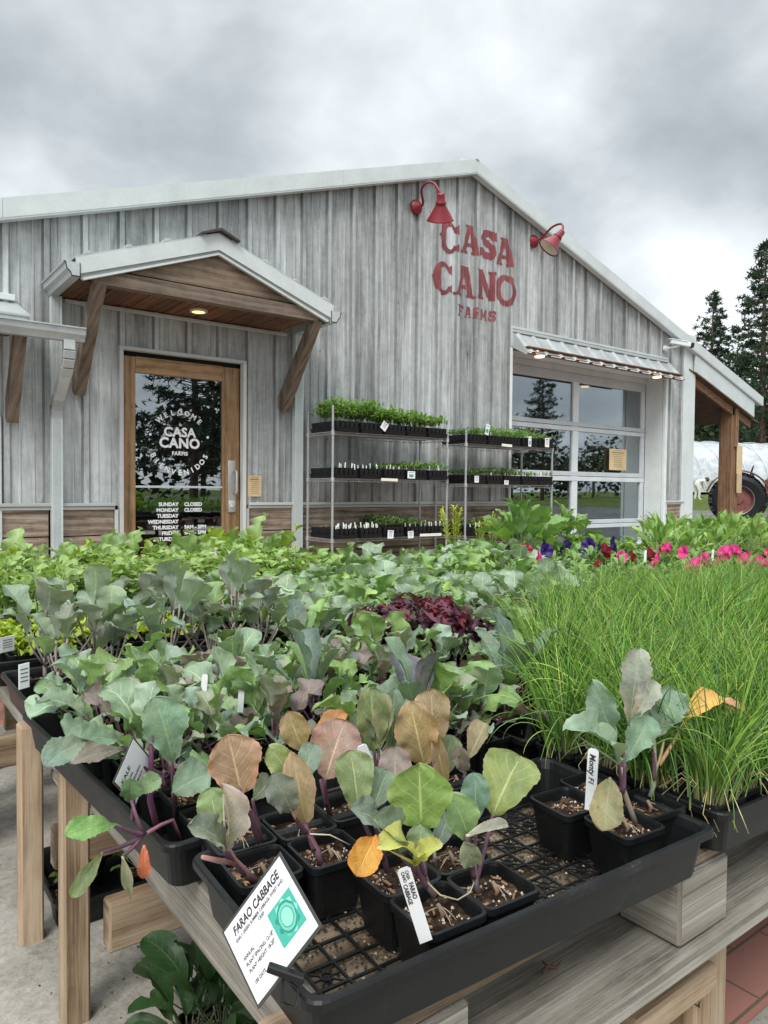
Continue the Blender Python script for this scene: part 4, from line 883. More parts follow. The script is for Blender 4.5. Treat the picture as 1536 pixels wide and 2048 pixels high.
cabbage('cabbage_seedling', 'cabbage seedling with a bright green round leaf, in the front pot with the white stake', cb, .427, .481, -4, [
    Hh((843, 1660), (838, 1527), .478, .482, 132, 'round', BRIGHT, stem=(852, 1775, .476), wave=.04, bend=.10, teeth=.012),
    Hh((795, 1702), (742, 1640), .47, .46, 78, 'oval', BLUE, stem=(850, 1760, .475), face=(0, 0, .9), bend=.3, cup=.4),
    Hh((838, 1712), (842, 1648), .470, .474, 56, 'round', GLAU, wave=.12, cup=.5, stem=(850, 1750, .475)),
    Hh((832, 1728), (758, 1690), .462, .438, 70, 'oval', YEL, face=(0, -.2, 1.3), bend=.25, wave=.12, stem=(852, 1772, .475)),
    Hh((828, 1730), (884, 1686), .462, .440, 44, 'oval', YEL, face=(0, -.2, 1.3), bend=.25, wave=.05)],
    [([(868, 1790, .475), (853, 1768, .476), (846, 1740, .477), (843, 1700, .477)], .0033, .0026, (.20, .17, .16)), ([(855, 1765, .474), (880, 1790, .468), (915, 1800, .468), (940, 1785, .474), (948, 1765, .478)], .0008, .0006, (.50, .42, .30))], G, k=0)
cabbage('cabbage_seedling', 'cabbage seedling with large olive fan shaped leaf, in the pot right of the white stake', cb, .494, .4785, -4, [
    Hh((985, 1632), (1042, 1512), .49, .50, 122, 'round', (.215, .275, .095), stem=(950, 1770, .482), wave=.04, face=(-.3, 0, .2), teeth=.015),
    Hh((952, 1640), (950, 1545), .49, .50, 60, 'oval', (.12, .215, .175), stem=(948, 1760, .484), wave=.06),
    Hh((937, 1676), (900, 1588), .474, .478, 74, 'round', (.18, .285, .12), stem=(948, 1755, .48), wave=.05, face=(.2, 0, .1)),
    Hh((932, 1672), (1016, 1648), .466, .462, 26, 'oval', PALE, stem=(946, 1740, .48), face=(0, 0, .6), bend=.2),
    Hh((946, 1730), (930, 1682), .47, .468, 46, 'oval', (.19, .235, .17), bend=.3, cup=.5)],
    [([(955, 1785, .481), (950, 1760, .482), (946, 1720, .483), (944, 1690, .484)], .0034, .0028, (.22, .17, .17))], G, k=1)
cabbage('cabbage_seedling', 'cabbage seedling with one orange drooping leaf behind the front pot', cb, .4325, .548, -3, [
    Hh((716, 1618), (700, 1500), .55, .57, 84, 'round', (.19, .245, .11), stem=(765, 1720, .545), face=(.15, 0, .1)),
    Hh((744, 1620), (775, 1540), .545, .56, 66, 'oval', BLUE, stem=(768, 1715, .545), wave=.06),
    Hh((755, 1652), (700, 1618), .535, .53, 62, 'oval', (.15, .21, .19), stem=(768, 1710, .54), face=(0, 0, .7), bend=.25),
    Hh((752, 1672), (712, 1752), .52, .505, 66, 'oval', ORNG, stem=(766, 1716, .54), face=(.1, 0, .2), bend=.12, wave=.07),
    Hh((790, 1590), (790, 1492), .585, .60, 68, 'oval', (.24, .20, .175))],
    [([(775, 1745, .543), (768, 1715, .545), (757, 1670, .545), (748, 1640, .547)], .003, .0024, STP)], G, k=2)
cabbage('cabbage_seedling', 'small cabbage seedling with a single blue leaf in the right rear front group pot', cb, .4995, .546, -4, [
    Hh((870, 1700), (900, 1625), .55, .56, 48, 'oval', (.13, .19, .16), stem=(868, 1725, .548)), Hh((868, 1700), (838, 1650), .55, .56, 30, 'oval', GLAU)],
    [([(872, 1735, .548), (868, 1700, .549)], .002, .0015, STG)], G, k=3)
cabbage('cabbage_seedling', 'cabbage seedling with pale folded leaf leaning left behind the name card', cb, .332, .639, -4, [
    Hh((452, 1700), (445, 1568), .60, .60, 62, 'oval', (.36, .33, .28), stem=(490, 1748, .62), fold=.5, wave=.1, face=(.5, 0, 0)),
    Hh((448, 1700), (375, 1650), .60, .585, 66, 'round', (.17, .215, .195), stem=(485, 1742, .62), face=(0, 0, .8), bend=.25, wave=.08),
    Hh((435, 1650), (418, 1575), .62, .63, 66, 'oval', (.19, .26, .12), stem=(470, 1720, .62))],
    [([(508, 1762, .625), (488, 1742, .62), (466, 1720, .612), (452, 1695, .603)], .0042, .0035, (.33, .18, .165)), ([(470, 1724, .61), (440, 1722, .60), (405, 1714, .59)], .0032, .002, (.38, .20, .18))], G, k=4)
cabbage('cabbage_seedling', 'cabbage seedling with a large peach coloured round leaf standing up', cb, .3407, .708, -4, [
    Hh((483, 1592), (455, 1470), .665, .67, 112, 'round', (.40, .265, .175), stem=(520, 1690, .69), face=(.15, 0, 0), wave=.03, bend=.08, fold=.05),
    Hh((505, 1600), (540, 1560), .70, .72, 50, 'oval', (.17, .20, .13), stem=(520, 1660, .70))],
    [([(530, 1700, .70), (520, 1670, .695), (500, 1620, .68)], .003, .0022, STP)], G, k=5)
cabbage('cabbage_seedling', 'cabbage seedling with tan and blue upright leaves on a bent purple stem', cb, .404, .6287, -4, [
    Hh((612, 1648), (583, 1502), .62, .62, 66, 'oval', (.40, .31, .20), stem=(628, 1700, .618), fold=.35, wave=.06),
    Hh((590, 1560), (538, 1492), .63, .64, 60, 'round', (.24, .30, .12), stem=(615, 1660, .62)),
    Hh((598, 1570), (628, 1487), .635, .65, 52, 'oval', (.17, .25, .21), wave=.05),
    Hh((585, 1625), (545, 1545), .61, .61, 64, 'oval', (.16, .195, .185), stem=(612, 1665, .618), wave=.08)],
    [([(642, 1728, .615), (634, 1700, .618), (616, 1665, .62), (604, 1635, .622)], .0036, .0028, (.24, .12, .15)), ([(620, 1668, .616), (660, 1670, .612), (700, 1690, .608)], .0008, .0006, (.6, .5, .4))], G, k=6)
cabbage('cabbage_seedling', 'cabbage seedling with a wide dusky pink leaf behind the tan one', cb, .4096, .6967, -4, [
    Hh((650, 1560), (690, 1440), .68, .69, 104, 'round', (.31, .215, .17), stem=(652, 1610, .692), face=(-.1, 0, .1), wave=.03),
    Hh((620, 1490), (690, 1425), .71, .72, 44, 'oval', (.42, .23, .09), face=(0, 0, .8), bend=.2), Hh((605, 1500), (575, 1422), .70, .71, 62, 'oval', (.30, .235, .12), fold=.3)],
    [([(660, 1630, .695), (652, 1600, .692), (642, 1560, .69)], .0035, .0026, STP), ([(648, 1585, .69), (680, 1575, .685), (700, 1572, .68)], .0018, .0015, STP)], G, k=7)
cabbage('cabbage_seedling', 'cabbage seedling of upright olive green leaves, third from the left at the tray back', cb, .478, .700, -4, [
    Hh((748, 1500), (742, 1374), .70, .71, 68, 'oval', (.18, .225, .10), stem=(755, 1545, .70), fold=.3), Hh((762, 1490), (768, 1385), .69, .70, 44, 'oval', (.28, .30, .20), fold=.4),
    Hh((782, 1500), (790, 1378), .71, .72, 48, 'oval', (.13, .21, .16), fold=.25), Hh((735, 1505), (712, 1420), .71, .71, 50, 'oval', (.15, .20, .14))],
    [([(760, 1570, .70), (757, 1500, .70)], .003, .002, STP)], G, k=8)
cabbage('cabbage_seedling', 'tall cabbage seedling with big brownish tan leaves at the tray back', cb, .560, .695, -4, [
    Hh((848, 1530), (820, 1402), .67, .68, 90, 'round', (.31, .235, .115), stem=(862, 1580, .69), fold=.12), Hh((868, 1490), (862, 1376), .70, .71, 78, 'round', (.32, .25, .15), stem=(865, 1560, .69)),
    Hh((890, 1568), (862, 1430), .66, .66, 34, 'lance', (.40, .30, .19), fold=.5, wave=.12), Hh((880, 1560), (905, 1470), .70, .71, 54, 'oval', (.15, .20, .10))],
    [([(868, 1610, .695), (864, 1570, .69), (858, 1520, .688)], .0035, .0025, STP)], G, k=9)
cabbage('cabbage_seedling', 'cabbage seedling with one twisted khaki leaf at the right of the tray back', cb, .640, .690, -4, [
    Hh((935, 1520), (972, 1446), .69, .70, 46, 'oval', (.29, .26, .16), stem=(925, 1570, .69), fold=.35, twist=.6), Hh((930, 1545), (915, 1490), .69, .69, 34, 'oval', (.24, .22, .19), fold=.3)],
    [([(928, 1600, .69), (926, 1560, .69), (935, 1520, .69)], .0025, .0018, STP)], G, k=10)
GM = 'potted cauliflower seedlings at the tray end'
cabbage('cauliflower_seedling', 'cauliflower seedling of blue lobed leaves with a hanging olive leaf', 'cauliflower seedling', .708, .482, -6, [
    Hh((1238, 1528), (1134, 1456), .475, .46, 74, 'lobed', (.21, .32, .25), stem=(1245, 1585, .48), face=(.1, 0, .7), bend=.22, wave=.12, teeth=.05, fold=.2),
    Hh((1250, 1525), (1302, 1432), .48, .475, 66, 'lobed', (.17, .28, .21), stem=(1247, 1580, .48), wave=.14, teeth=.05, fold=.25),
    Hh((1228, 1480), (1186, 1362), .50, .51, 62, 'lobed', (.18, .285, .22), wave=.12, stem=(1242, 1540, .485), teeth=.05), Hh((1258, 1450), (1280, 1296), .50, .50, 64, 'lobed', (.27, .315, .275), stem=(1246, 1540, .485), wave=.06, teeth=.06, fold=.12),
    Hh((1262, 1445), (1312, 1362), .485, .48, 48, 'lobed', (.29, .32, .275), wave=.08, teeth=.05),
    Hh((1220, 1556), (1206, 1662), .47, .452, 66, 'oval', (.24, .235, .125), stem=(1240, 1580, .48), face=(.15, 0, .1), wave=.04, bend=.12)],
    [([(1270, 1645, .478), (1262, 1622, .48), (1247, 1580, .482), (1243, 1535, .484)], .0034, .0030, (.28, .24, .18))], GM, k=1, lm=M_kale)
cabbage('cauliflower_seedling', 'cauliflower seedling with pale forked stem beside the chives', 'cauliflower seedling', .777, .497, -6, [
    Hh((1308, 1480), (1352, 1380), .50, .50, 76, 'lobed', (.17, .27, .21), stem=(1308, 1560, .495), wave=.12, teeth=.05, fold=.2), Hh((1305, 1482), (1290, 1385), .51, .52, 48, 'lobed', (.16, .26, .20), wave=.1),
    Hh((1370, 1442), (1440, 1392), .49, .48, 52, 'oval', (.66, .38, .10), stem=(1318, 1530, .50), stemc=(.45, .28, .16), face=(0, 0, 1), bend=.25, wave=.05), Hh((1428, 1400), (1500, 1440), .481, .47, 30, 'oval', (.62, .34, .20), face=(0, 0, 1), bend=.18, wave=.06)],
    [([(1300, 1594, .496), (1308, 1570, .496), (1310, 1530, .497), (1308, 1470, .50)], .003, .0022, (.25, .27, .2)), ([(1310, 1545, .496), (1322, 1510, .50), (1328, 1480, .50)], .0018, .0014, (.42, .34, .2))], GM, k=2, lm=M_kale)
t_ = thing('soil_filled_pot', 'black pot of bare soil left of the cauliflower with a handwritten stake', 'pot', (.700*KS, .556*KS, ZB), R_(-6)); addpot(t_, 3)
t_ = thing('soil_filled_pot', 'black pot of bare soil hidden behind the forked cauliflower stem', 'pot', (.770*KS, .568*KS, ZB), R_(-6)); addpot(t_, 1)
# ------------------------------------------------------------------ left front kale, leaf by leaf
cabbage('kale_seedling', 'purple stemmed kale seedling sprawling over the left tray edge', 'kale seedling', .345, .845, 0, [
    Hh((345, 1525), (308, 1393), .80, .80, 92, 'kale', (.19, .32, .235), stem=(352, 1610, .83), wave=.05, teeth=.04, face=(.2, 0, 0)),
    Hh((246, 1492), (160, 1478), .78, .75, 60, 'kale', (.17, .27, .19), stem=(300, 1545, .80), face=(0, 0, .9), bend=.2, wave=.06, teeth=.04), Hh((172, 1480), (88, 1530), .752, .73, 62, 'kale', (.18, .27, .225), face=(0, 0, .5), bend=.2, teeth=.04),
    Hh((248, 1500), (140, 1522), .80, .79, 46, 'kale', (.20, .18, .145), face=(0, 0, .7), bend=.15), Hh((345, 1585), (420, 1545), .80, .79, 84, 'round', (.17, .265, .205), stem=(352, 1640, .83), face=(0, 0, .5), teeth=.03, wave=.05),
    Hh((268, 1590), (322, 1556), .77, .76, 44, 'kale', (.18, .28, .15), stem=(265, 1640, .78), face=(0, 0, .5), teeth=.05), Hh((262, 1604), (262, 1556), .77, .76, 44, 'kale', (.13, .22, .10), teeth=.05)],
    [([(372, 1690, .845), (355, 1640, .84), (346, 1580, .82), (343, 1530, .80)], .0026, .0018, STP), ([(320, 1680, .80), (300, 1600, .79), (302, 1530, .79), (303, 1470, .79)], .004, .0028, (.13, .04, .09)), ([(285, 1665, .77), (268, 1620, .77), (266, 1595, .77)], .0022, .0015, STP)], 'kale seedlings', k=2, lm=M_kale, roots=False)
cabbage('kale_seedling', 'kale seedling lying over the tray rim with a small red leaf hanging down', 'kale seedling', .342, .770, 0, [
    Hh((232, 1650), (130, 1672), .735, .72, 54, 'kale', (.17, .31, .095), stem=(288, 1668, .745), face=(0, 0, .7), bend=.15, teeth=.05, wave=.06),
    Hh((288, 1690), (288, 1757), .735, .73, 26, 'oval', (.42, .12, .06)), Hh((205, 1705), (143, 1795), .74, .72, 34, 'kale', (.17, .22, .09), stem=(285, 1672, .745), bend=.2),
    Hh((245, 1712), (262, 1800), .735, .73, 22, 'lance', (.28, .30, .22), stem=(282, 1675, .745), bend=.2, fold=.4)],
    [([(365, 1690, .77), (345, 1640, .765), (322, 1650, .755), (290, 1668, .745)], .0022, .0022, (.20, .09, .12)), ([(290, 1668, .745), (275, 1640, .745), (262, 1600, .755)], .0025, .0015, STP)], 'kale seedlings', k=3, lm=M_kale, roots=False)
# ------------------------------------------------------------------ kinds of seedling (prototypes of their foliage, copied for the rows)
PROTO = {}
def proto(kind, n, fn):
    r = []
    for i in range(n):
        lv, st = MB(), MB(); rd = random.Random(hash(kind) % 1000*0+i*17+len(kind)*31); fn(lv, st, rd, i); lm = LM.get(kind, M_kale)
        a = lv.build('foliage', lm, None, True); C.objects.unlink(a); c = None
        if st.n: c = st.build('stem', M_stem, None, True); C.objects.unlink(c); c = c.data
        r.append((a.data, c))
    PROTO[kind] = r
LM = {'pea': M_thin, 'cucumber': M_thin, 'basil': M_thin, 'lettuce': M_thin, 'pepper': M_thin, 'petunia': M_thin, 'sweet': M_thin, 'chive': M_grass, 'caul': M_cab, 'dark': M_thin, 'tall': M_thin, 'weed': M_thin}
z0 = .050
proto('kale', 6, lambda lv, st, rd, i: rosette(lv, st, 8, .075, .070, .050, 'kale', [(.21, .30, .20), (.18, .26, .175), (.21, .32, .14), (.22, .24, .17), (.20, .33, .11), (.20, .165, .14), (.27, .35, .25)], STP, rd, 15, 80, z0, .06, .10, .42, .28, ny=18, nx=8))
proto('caul', 6, lambda lv, st, rd, i: rosette(lv, st, 8, .075, .068, .062, 'oval', [(.24, .34, .23), (.19, .27, .185), (.23, .34, .18), (.24, .36, .13), (.31, .40, .29)], STG, rd, 15, 78, z0, .02, .07, .5, .3, ny=16, nx=8))
proto('broc', 5, lambda lv, st, rd, i: rosette(lv, st, 8, .10, .066, .056, 'round', [(.21, .285, .20), (.23, .31, .20), (.21, .245, .19), (.22, .31, .14)], (.30, .26, .24), rd, 40, 85, z0, .02, .07, 1.1, .25, ny=14, nx=8))
proto('dkale', 3, lambda lv, st, rd, i: rosette(lv, st, 6, .11, .10, .048, 'kale', [(.13, .19, .15), (.12, .12, .13), (.15, .22, .15), (.17, .28, .10)], (.10, .05, .08), rd, 50, 86, z0, .03, .06, .5, .15, ny=12, nx=6))
proto('redkale', 4, lambda lv, st, rd, i: [rosette(lv, st, 32, .13, .048, .032, 'lobed', [(.075, .025, .048), (.10, .028, .06), (.055, .025, .038), (.07, .05, .035), (.15, .025, .045)], (.10, .03, .05), rd, 15, 88, z0, .38, .55, .6, .2, ny=20, nx=8)])
proto('chard', 3, lambda lv, st, rd, i: rosette(lv, st, 9, .09, .075, .06, 'lobed', [(.26, .40, .10), (.20, .34, .10), (.17, .27, .10)], STG, rd, 30, 80, z0, .12, .2, .5, .3, ny=12, nx=6))
proto('lettuce', 3, lambda lv, st, rd, i: rosette(lv, st, 13, .02, .05, .04, 'round', [(.42, .52, .06), (.36, .46, .05), (.30, .42, .06)], (.4, .45, .15), rd, 25, 80, z0, .08, .25, .1, .35))
def pea(lv, st, rd, i):
    for s in range(5):
        x, y = rd.uniform(-.022, .022), rd.uniform(-.022, .022); H = rd.uniform(.09, .16); p = Vector((x, y, z0)); pts = [p]
        for k in range(8): p = p+Vector((rd.uniform(-.009, .009), rd.uniform(-.009, .009), H/8)); pts.append(p)
        st.tube(pts, .0012, 4, tint=(.24, .36, .10))
        for k in range(2, 9):
            for sg in (0, 1):
                a = rd.uniform(0, 6.3); d = Vector((math.cos(a), math.sin(a), rd.uniform(-.1, .7))).normalized(); q = pts[k]+d*.012
                leaf(lv, q, q+d*rd.uniform(.028, .042), (d.y*.3, -d.x*.3, 1), rd.uniform(.022, .034), 'oval', vary((.26, .38, .12), .25, rd), bend=.2, ny=5, nx=4, seed=rd.random())
        a = rd.uniform(0, 6.3); q = pts[-1]; st.tube([q, q+Vector((math.cos(a)*.015, math.sin(a)*.015, .02)), q+Vector((math.cos(a)*.035, math.sin(a)*.035, .015))], .0006, 3, tint=(.28, .4, .14))
proto('pea', 5, pea)
proto('cucumber', 4, lambda lv, st, rd, i: rosette(lv, st, 6, .14, .085, .09, 'heart', [(.22, .34, .10), (.19, .30, .09), (.26, .38, .16), (.15, .25, .07), (.29, .40, .06)], (.30, .38, .16), rd, 15, 75, z0, .09, .12, .75, .3, ny=10, nx=8, sr=.0028))
proto('sweet', 3, lambda lv, st, rd, i: rosette(lv, st, 26, .20, .11, .088, 'heart', [(.12, .22, .06), (.14, .26, .08), (.17, .30, .09), (.20, .34, .07)], (.16, .22, .08), rd, -5, 80, z0, .0, .07, 1.0, .3, ny=9, nx=6, sr=.003))
proto('pepper', 4, lambda lv, st, rd, i: rosette(lv, st, 30, .22, .095, .034, 'lance', [(.20, .33, .08), (.16, .29, .07), (.26, .40, .12), (.12, .23, .05)], (.25, .36, .12), rd, 5, 85, z0, .0, .06, 1.0, .3, ny=7, nx=4, sr=.003))
proto('basil', 3, lambda lv, st, rd, i: rosette(lv, st, 16, .07, .035, .024, 'oval', [(.15, .27, .05), (.20, .33, .07), (.10, .20, .04)], (.2, .32, .1), rd, 10, 85, z0, .0, .05, .9, .4, ny=5, nx=4, sr=.0015))
proto('dark', 3, lambda lv, st, rd, i: rosette(lv, st, 14, .12, .075, .034, 'oval', [(.035, .085, .03), (.05, .10, .04), (.03, .06, .028)], (.06, .08, .04), rd, 20, 85, z0, .0, .04, .8, .3, ny=8, nx=4, sr=.002))
def chive(lv, st, rd, i):
    for k in range(105):
        x, y = rd.gauss(0, .014), rd.gauss(0, .014); H = rd.uniform(.09, .225); a = math.atan2(y, x)+rd.uniform(-1.2, 1.2); r = rd.random()
        ox, oy = math.cos(a), math.sin(a); n = 12; th = rd.uniform(0, .25); bendt = rd.uniform(.3, 1.1) if r < .78 else rd.uniform(1.3, 3.0); p = Vector((x, y, z0)); P_ = [p.copy()]; wv = rd.uniform(-.5, .5)
        for j in range(n):
            f = (j+1)/n; el = math.pi/2-th-bendt*f**1.5; az = a+wv*f; p = p+Vector((math.cos(az)*math.cos(el), math.sin(az)*math.cos(el), math.sin(el)))*(H/n); P_.append(p.copy())
        c = rd.choice(((.18, .36, .05), (.14, .31, .05), (.25, .44, .07), (.14, .29, .09), (.38, .50, .13), (.21, .39, .08), (.10, .21, .04))); c = vary(c, .25, rd)
        R0 = rd.uniform(.0008, .0017); m0 = lv.n; lv.tube(P_, [R0*(.85 if j == 0 else 1-.8*(j/n)**2) for j in range(n+1)], 4, tint=c, cap=False)
        for q in range(m0, lv.n):
            f = ((q-m0)//4)/n; g = .75+.35*f; lv.T[q] = (c[0]*g*(1.08 if f > .8 else 1), c[1]*g, c[2]*g) if f > .12 else (.30, .32, .15)
    for k in range(14):
        a = rd.uniform(0, 6.3); r = rd.uniform(.025, .07); st.tube([(0, 0, z0), (math.cos(a)*r*.6, math.sin(a)*r*.6, z0+.03), (math.cos(a)*r, math.sin(a)*r, z0+.005), (math.cos(a+.3)*r, math.sin(a+.3)*r, z0-.02)], .0007, 3, tint=(.5, .46, .22))
proto('chive', 6, chive)
def onion(lv, st, rd, i): chive(lv, st, rd, i)
def petunia(colors, n_fl=1):
    def f(lv, st, rd, i):
        for k in range(34):
            a = rd.uniform(0, 6.3); r = rd.uniform(0, .04); q = Vector((math.cos(a)*r, math.sin(a)*r, z0+rd.uniform(.0, .07))); el = rd.uniform(.1, 1.1); d = Vector((math.cos(a)*math.cos(el), math.sin(a)*math.cos(el), math.sin(el)))
            leaf(lv, q, q+d*rd.uniform(.025, .045), (0, 0, 1), rd.uniform(.016, .024), 'oval', vary((.15, .26, .07), .25, rd), ny=5, nx=4, bend=.25, seed=rd.random())
        for k in range((0, 1, 0, 2)[i % 4] if n_fl else rd.choice((0, 1))):
            c = rd.choice(colors); a = rd.uniform(0, 6.3); r = rd.uniform(0, .04); o = Vector((math.cos(a)*r, math.sin(a)*r-.01, z0+rd.uniform(.075, .115))); ax = Vector((rd.uniform(-.8, .3), -1, rd.uniform(.2, .9))).normalized()
            M_ = Matrix.Translation(o) @ ax.to_track_quat('Z', 'Y').to_matrix().to_4x4(); V = [(0, 0, -.012)]; U = [(0, 0)]; T = [tuple(x*.3 for x in c)]; n = 30
            for rr, z_, f_ in ((.004, -.006, .6), (.014, .002, 1), (.026, .004, 1.1)):
                for j in range(n): g = 2*math.pi*j/n; q = rr*(1+.10*abs(math.cos(2.5*g))-.04); V.append((q*math.cos(g), q*math.sin(g), z_+.003*math.sin(5*g)*(rr/.026))); U.append((.5, .3)); T.append(tuple(x*f_ for x in c))
            F = [(0, 1+j, 1+(j+1) % n) for j in range(n)]+[(1+s*n+j, 1+(s+1)*n+j, 1+(s+1)*n+(j+1) % n, 1+s*n+(j+1) % n) for s in range(2) for j in range(n)]
            st.add([tuple(M_ @ Vector(v)) for v in V], F, U, 0, T)
    return f
proto('petpink', 4, petunia([(.62, .05, .26), (.72, .26, .42), (.66, .04, .22)])); proto('petpurp', 4, petunia([(.05, .012, .22), (.07, .01, .26), (.03, .008, .12)])); proto('petred', 2, petunia([(.22, .01, .03), (.45, .01, .14)]))
for k_ in ('petpink', 'petpurp', 'petred'): PROTO[k_] = PROTO[k_]
PF = {}
def place(kind, name, label, cat, u, v, z=ZB, rz=None, s=1.0, group=None, pot=True, k=None, ps=1.0, stemname='stem'):
    rd = RNG; k = rd.randint(0, 99) if k is None else k
    t = thing(name, label, cat, (u, v, z), random.uniform(-.06, .06), group)
    if pot: addpot(t, k, ps)
    f, s_ = PROTO[kind][k % len(PROTO[kind])]; o = bpy.data.objects.new('foliage', f); C.objects.link(o); o.parent = t; a = random.uniform(0, 6.28) if rz is None else rz
    o.rotation_euler = (random.uniform(-.12, .12), random.uniform(-.12, .12), a); o.scale = (s, s, s*random.uniform(.88, 1.12)); o.location = (0, 0, z0*(1-s))
    if s_:
        q = bpy.data.objects.new(stemname, s_); C.objects.link(q); q.parent = t; q.rotation_euler = o.rotation_euler; q.scale = o.scale; q.location = o.location
    return t
def vis(u, v, z=.6, m=40):   # inside the picture (things wholly outside the frame are left out)
    d = Vector((u, v, z))-CAMP; dd = d.dot(FWD); 
    if dd < .2: return False
    x = CXP+FPX*d.dot(RT)/dd; y = CYP-FPX*d.dot(UP)/dd; return -m < x < 1536+m and y < 2048+m
def row_fill(kindf, u0, u1, v0, v1, du, dv, where, s=1.0, jit=.006, skip=None, ps=1.0):
    for j in range(int((v1-v0)/dv+.5)):
        n = 0
        for i in range(int((u1-u0)/du+.5)):
            u, v = u0+(i+.5)*du+random.uniform(-jit, jit), v0+(j+.5)*dv+random.uniform(-jit, jit)
            if not vis(u, v) or (skip and skip(u, v)): continue
            kd, nm, look, cat, grp = kindf(u, v); lb = '%s, %s from left, %s row, %s' % (look, ORD[min(n, 24)], ORD[j], where); n += 1
            place(kd, nm, lb, cat, u, v, s=s, group=grp, ps=ps, stemname='flower' if kd.startswith('pet') else 'stem')
def ch(f): return lambda u, v: f
def chskip(u, v, lim=1085):
    d = Vector((u, v, .55))-CAMP; return CXP+FPX*d.dot(RT)/d.dot(FWD) < lim
KALE = ('kale', 'kale_seedling', 'blue green kale seedling', 'kale seedling', 'kale seedlings')
CAUL = ('caul', 'cauliflower_seedling', 'pale blue green cauliflower seedling', 'cauliflower seedling', 'cauliflower seedlings')
DK = ('dkale', 'kale_seedling', 'dark upright kale seedling', 'kale seedling', 'kale seedlings')
def mixk(u, v):
    r = random.random(); return KALE if r < .55 else (DK if r < .72 else CAUL)
row_fill(mixk, .30, .56, .90, 1.37, .085, .078, 'the left tray')
row_fill(mixk, .575, .84, .80, 1.36, .085, .08, 'the tray behind the cabbages', s=.95)
row_fill(lambda u, v: ('redkale', 'red_kale_seedling', 'frilly dark red kale seedling', 'red kale', 'red kale seedlings') if .96 < u < 1.22 and v > 1.17 else KALE, .86, 1.30, 1.08, 1.38, .085, .095, 'the red kale tray', s=1.15)
row_fill(ch(KALE), .70, .86, .785, .86, .08, .08, 'the gap beside the chives', s=1.25)
place('dkale', 'kale_seedling', 'tall dark purple kale seedling standing alone left of the chives', 'kale seedling', .925, .875, s=1.15, group='kale seedlings', k=0)
CHV = ('chive', 'chive_pot', 'pot of bright green chives', 'chives', 'pots of chives')
row_fill(ch(CHV), .86, 1.41, .455, .745, .074, .074, 'the near chive tray', s=.98, skip=chskip)
row_fill(ch(CHV), 1.43, 2.0, .475, .745, .08, .08, 'the right edge chive tray', skip=chskip)
row_fill(ch(CHV), .955, 1.42, .775, 1.05, .08, .08, 'the middle chive tray', s=1.05, skip=chskip)
row_fill(ch(CHV), 1.43, 2.0, .775, 1.05, .085, .085, 'the second right chive tray', s=1.05)
row_fill(ch(CHV), 1.27, 2.6, 1.075, 1.38, .088, .088, 'the farthest chive trays', s=1.0, skip=chskip)
BROC = ('broc', 'broccoli_seedling', 'grey green long stalked broccoli seedling', 'broccoli seedling', 'broccoli seedlings')
row_fill(ch(BROC), .28, .83, 1.445, 1.71, .11, .12, 'the left broccoli tray', s=1.25)
row_fill(ch(('lettuce', 'lettuce_seedling', 'bright yellow green lettuce', 'lettuce', 'lettuce seedlings')), .30, .81, 1.82, 2.07, .08, .085, 'the lettuce tray')
row_fill(ch(('pea', 'pea_seedling', 'tangled pea seedling clump', 'pea seedlings', 'pea seedlings')), .27, 1.40, 2.13, 2.78, .105, .10, 'the pea trays', s=1.05)
row_fill(lambda u, v: CAUL if random.random() < .55 else (KALE if random.random() < .7 else ('chard', 'lettuce_seedling', 'ruffled light green mustard seedling', 'mustard seedling', 'mustard seedlings')), .86, 2.08, 1.445, 2.12, .10, .10, 'the second bench', s=1.15)
row_fill(lambda u, v: CAUL if random.random() < .8 else ('chard', 'lettuce_seedling', 'ruffled light green mustard seedling', 'mustard seedling', 'mustard seedlings'), 1.42, 2.42, 2.12, 2.40, .115, .12, 'the back of the second bench', s=1.35)
CUC = ('cucumber', 'cucumber_seedling', 'broad leaved cucumber seedling', 'cucumber seedling', 'cucumber seedlings')
row_fill(ch(CUC), .30, 1.38, 2.80, 3.10, .14, .13, 'the cucumber trays', s=1.15)
row_fill(ch(CUC), 1.38, 1.62, 2.8, 3.05, .12, .12, 'the right end of the cucumber trays', s=1.3)
row_fill(ch(('basil', 'marigold_seedling', 'small yellow green seedling', 'seedling', 'small seedlings')), 1.62, 2.1, 2.5, 2.95, .11, .11, 'the sparse tray near the door', s=.8)
place('sweet', 'sweet_potato_plant', 'big heart leaved plant rising in front of the second rack', 'sweet potato plant', 3.02, 2.72, s=1.45, ps=2.2, k=0)
place('sweet', 'sweet_potato_plant', 'big heart leaved plant left of the purple petunias', 'sweet potato plant', 2.80, 2.50, s=1.2, ps=2.2, k=1)
place('sweet', 'sweet_potato_plant', 'heart leaved plant right of the others below the garage door', 'sweet potato plant', 3.40, 2.72, s=1.2, ps=2.2, k=2)
PPK = ('petpink', 'petunia', 'pink flowering petunia', 'petunia', 'petunias'); PPP = ('petpurp', 'petunia', 'deep purple flowering petunia', 'petunia', 'petunias'); PPR = ('petred', 'petunia', 'dark red flowering petunia', 'petunia', 'petunias')
row_fill(lambda u, v: PPK, 2.50, 3.4, 1.44, 1.74, .105, .10, 'the pink petunia tray', s=1.15)
row_fill(lambda u, v: random.choice((PPR, PPR, PPK)), 2.20, 3.3, 1.76, 2.02, .12, .12, 'the mixed petunia tray', s=1.15)
row_fill(lambda u, v: random.choice((PPP, PPP, PPP, PPR)), 2.48, 3.15, 2.05, 2.38, .12, .12, 'the purple petunia tray', s=1.25)
row_fill(ch(('pepper', 'pepper_plant', 'bushy pepper plant with pointed leaves', 'pepper plant', 'pepper plants')), 3.20, 5.3, 1.95, 2.8, .21, .20, 'the bushy green block', s=1.05, ps=1.3, skip=lambda u, v: u < 1.56*v)
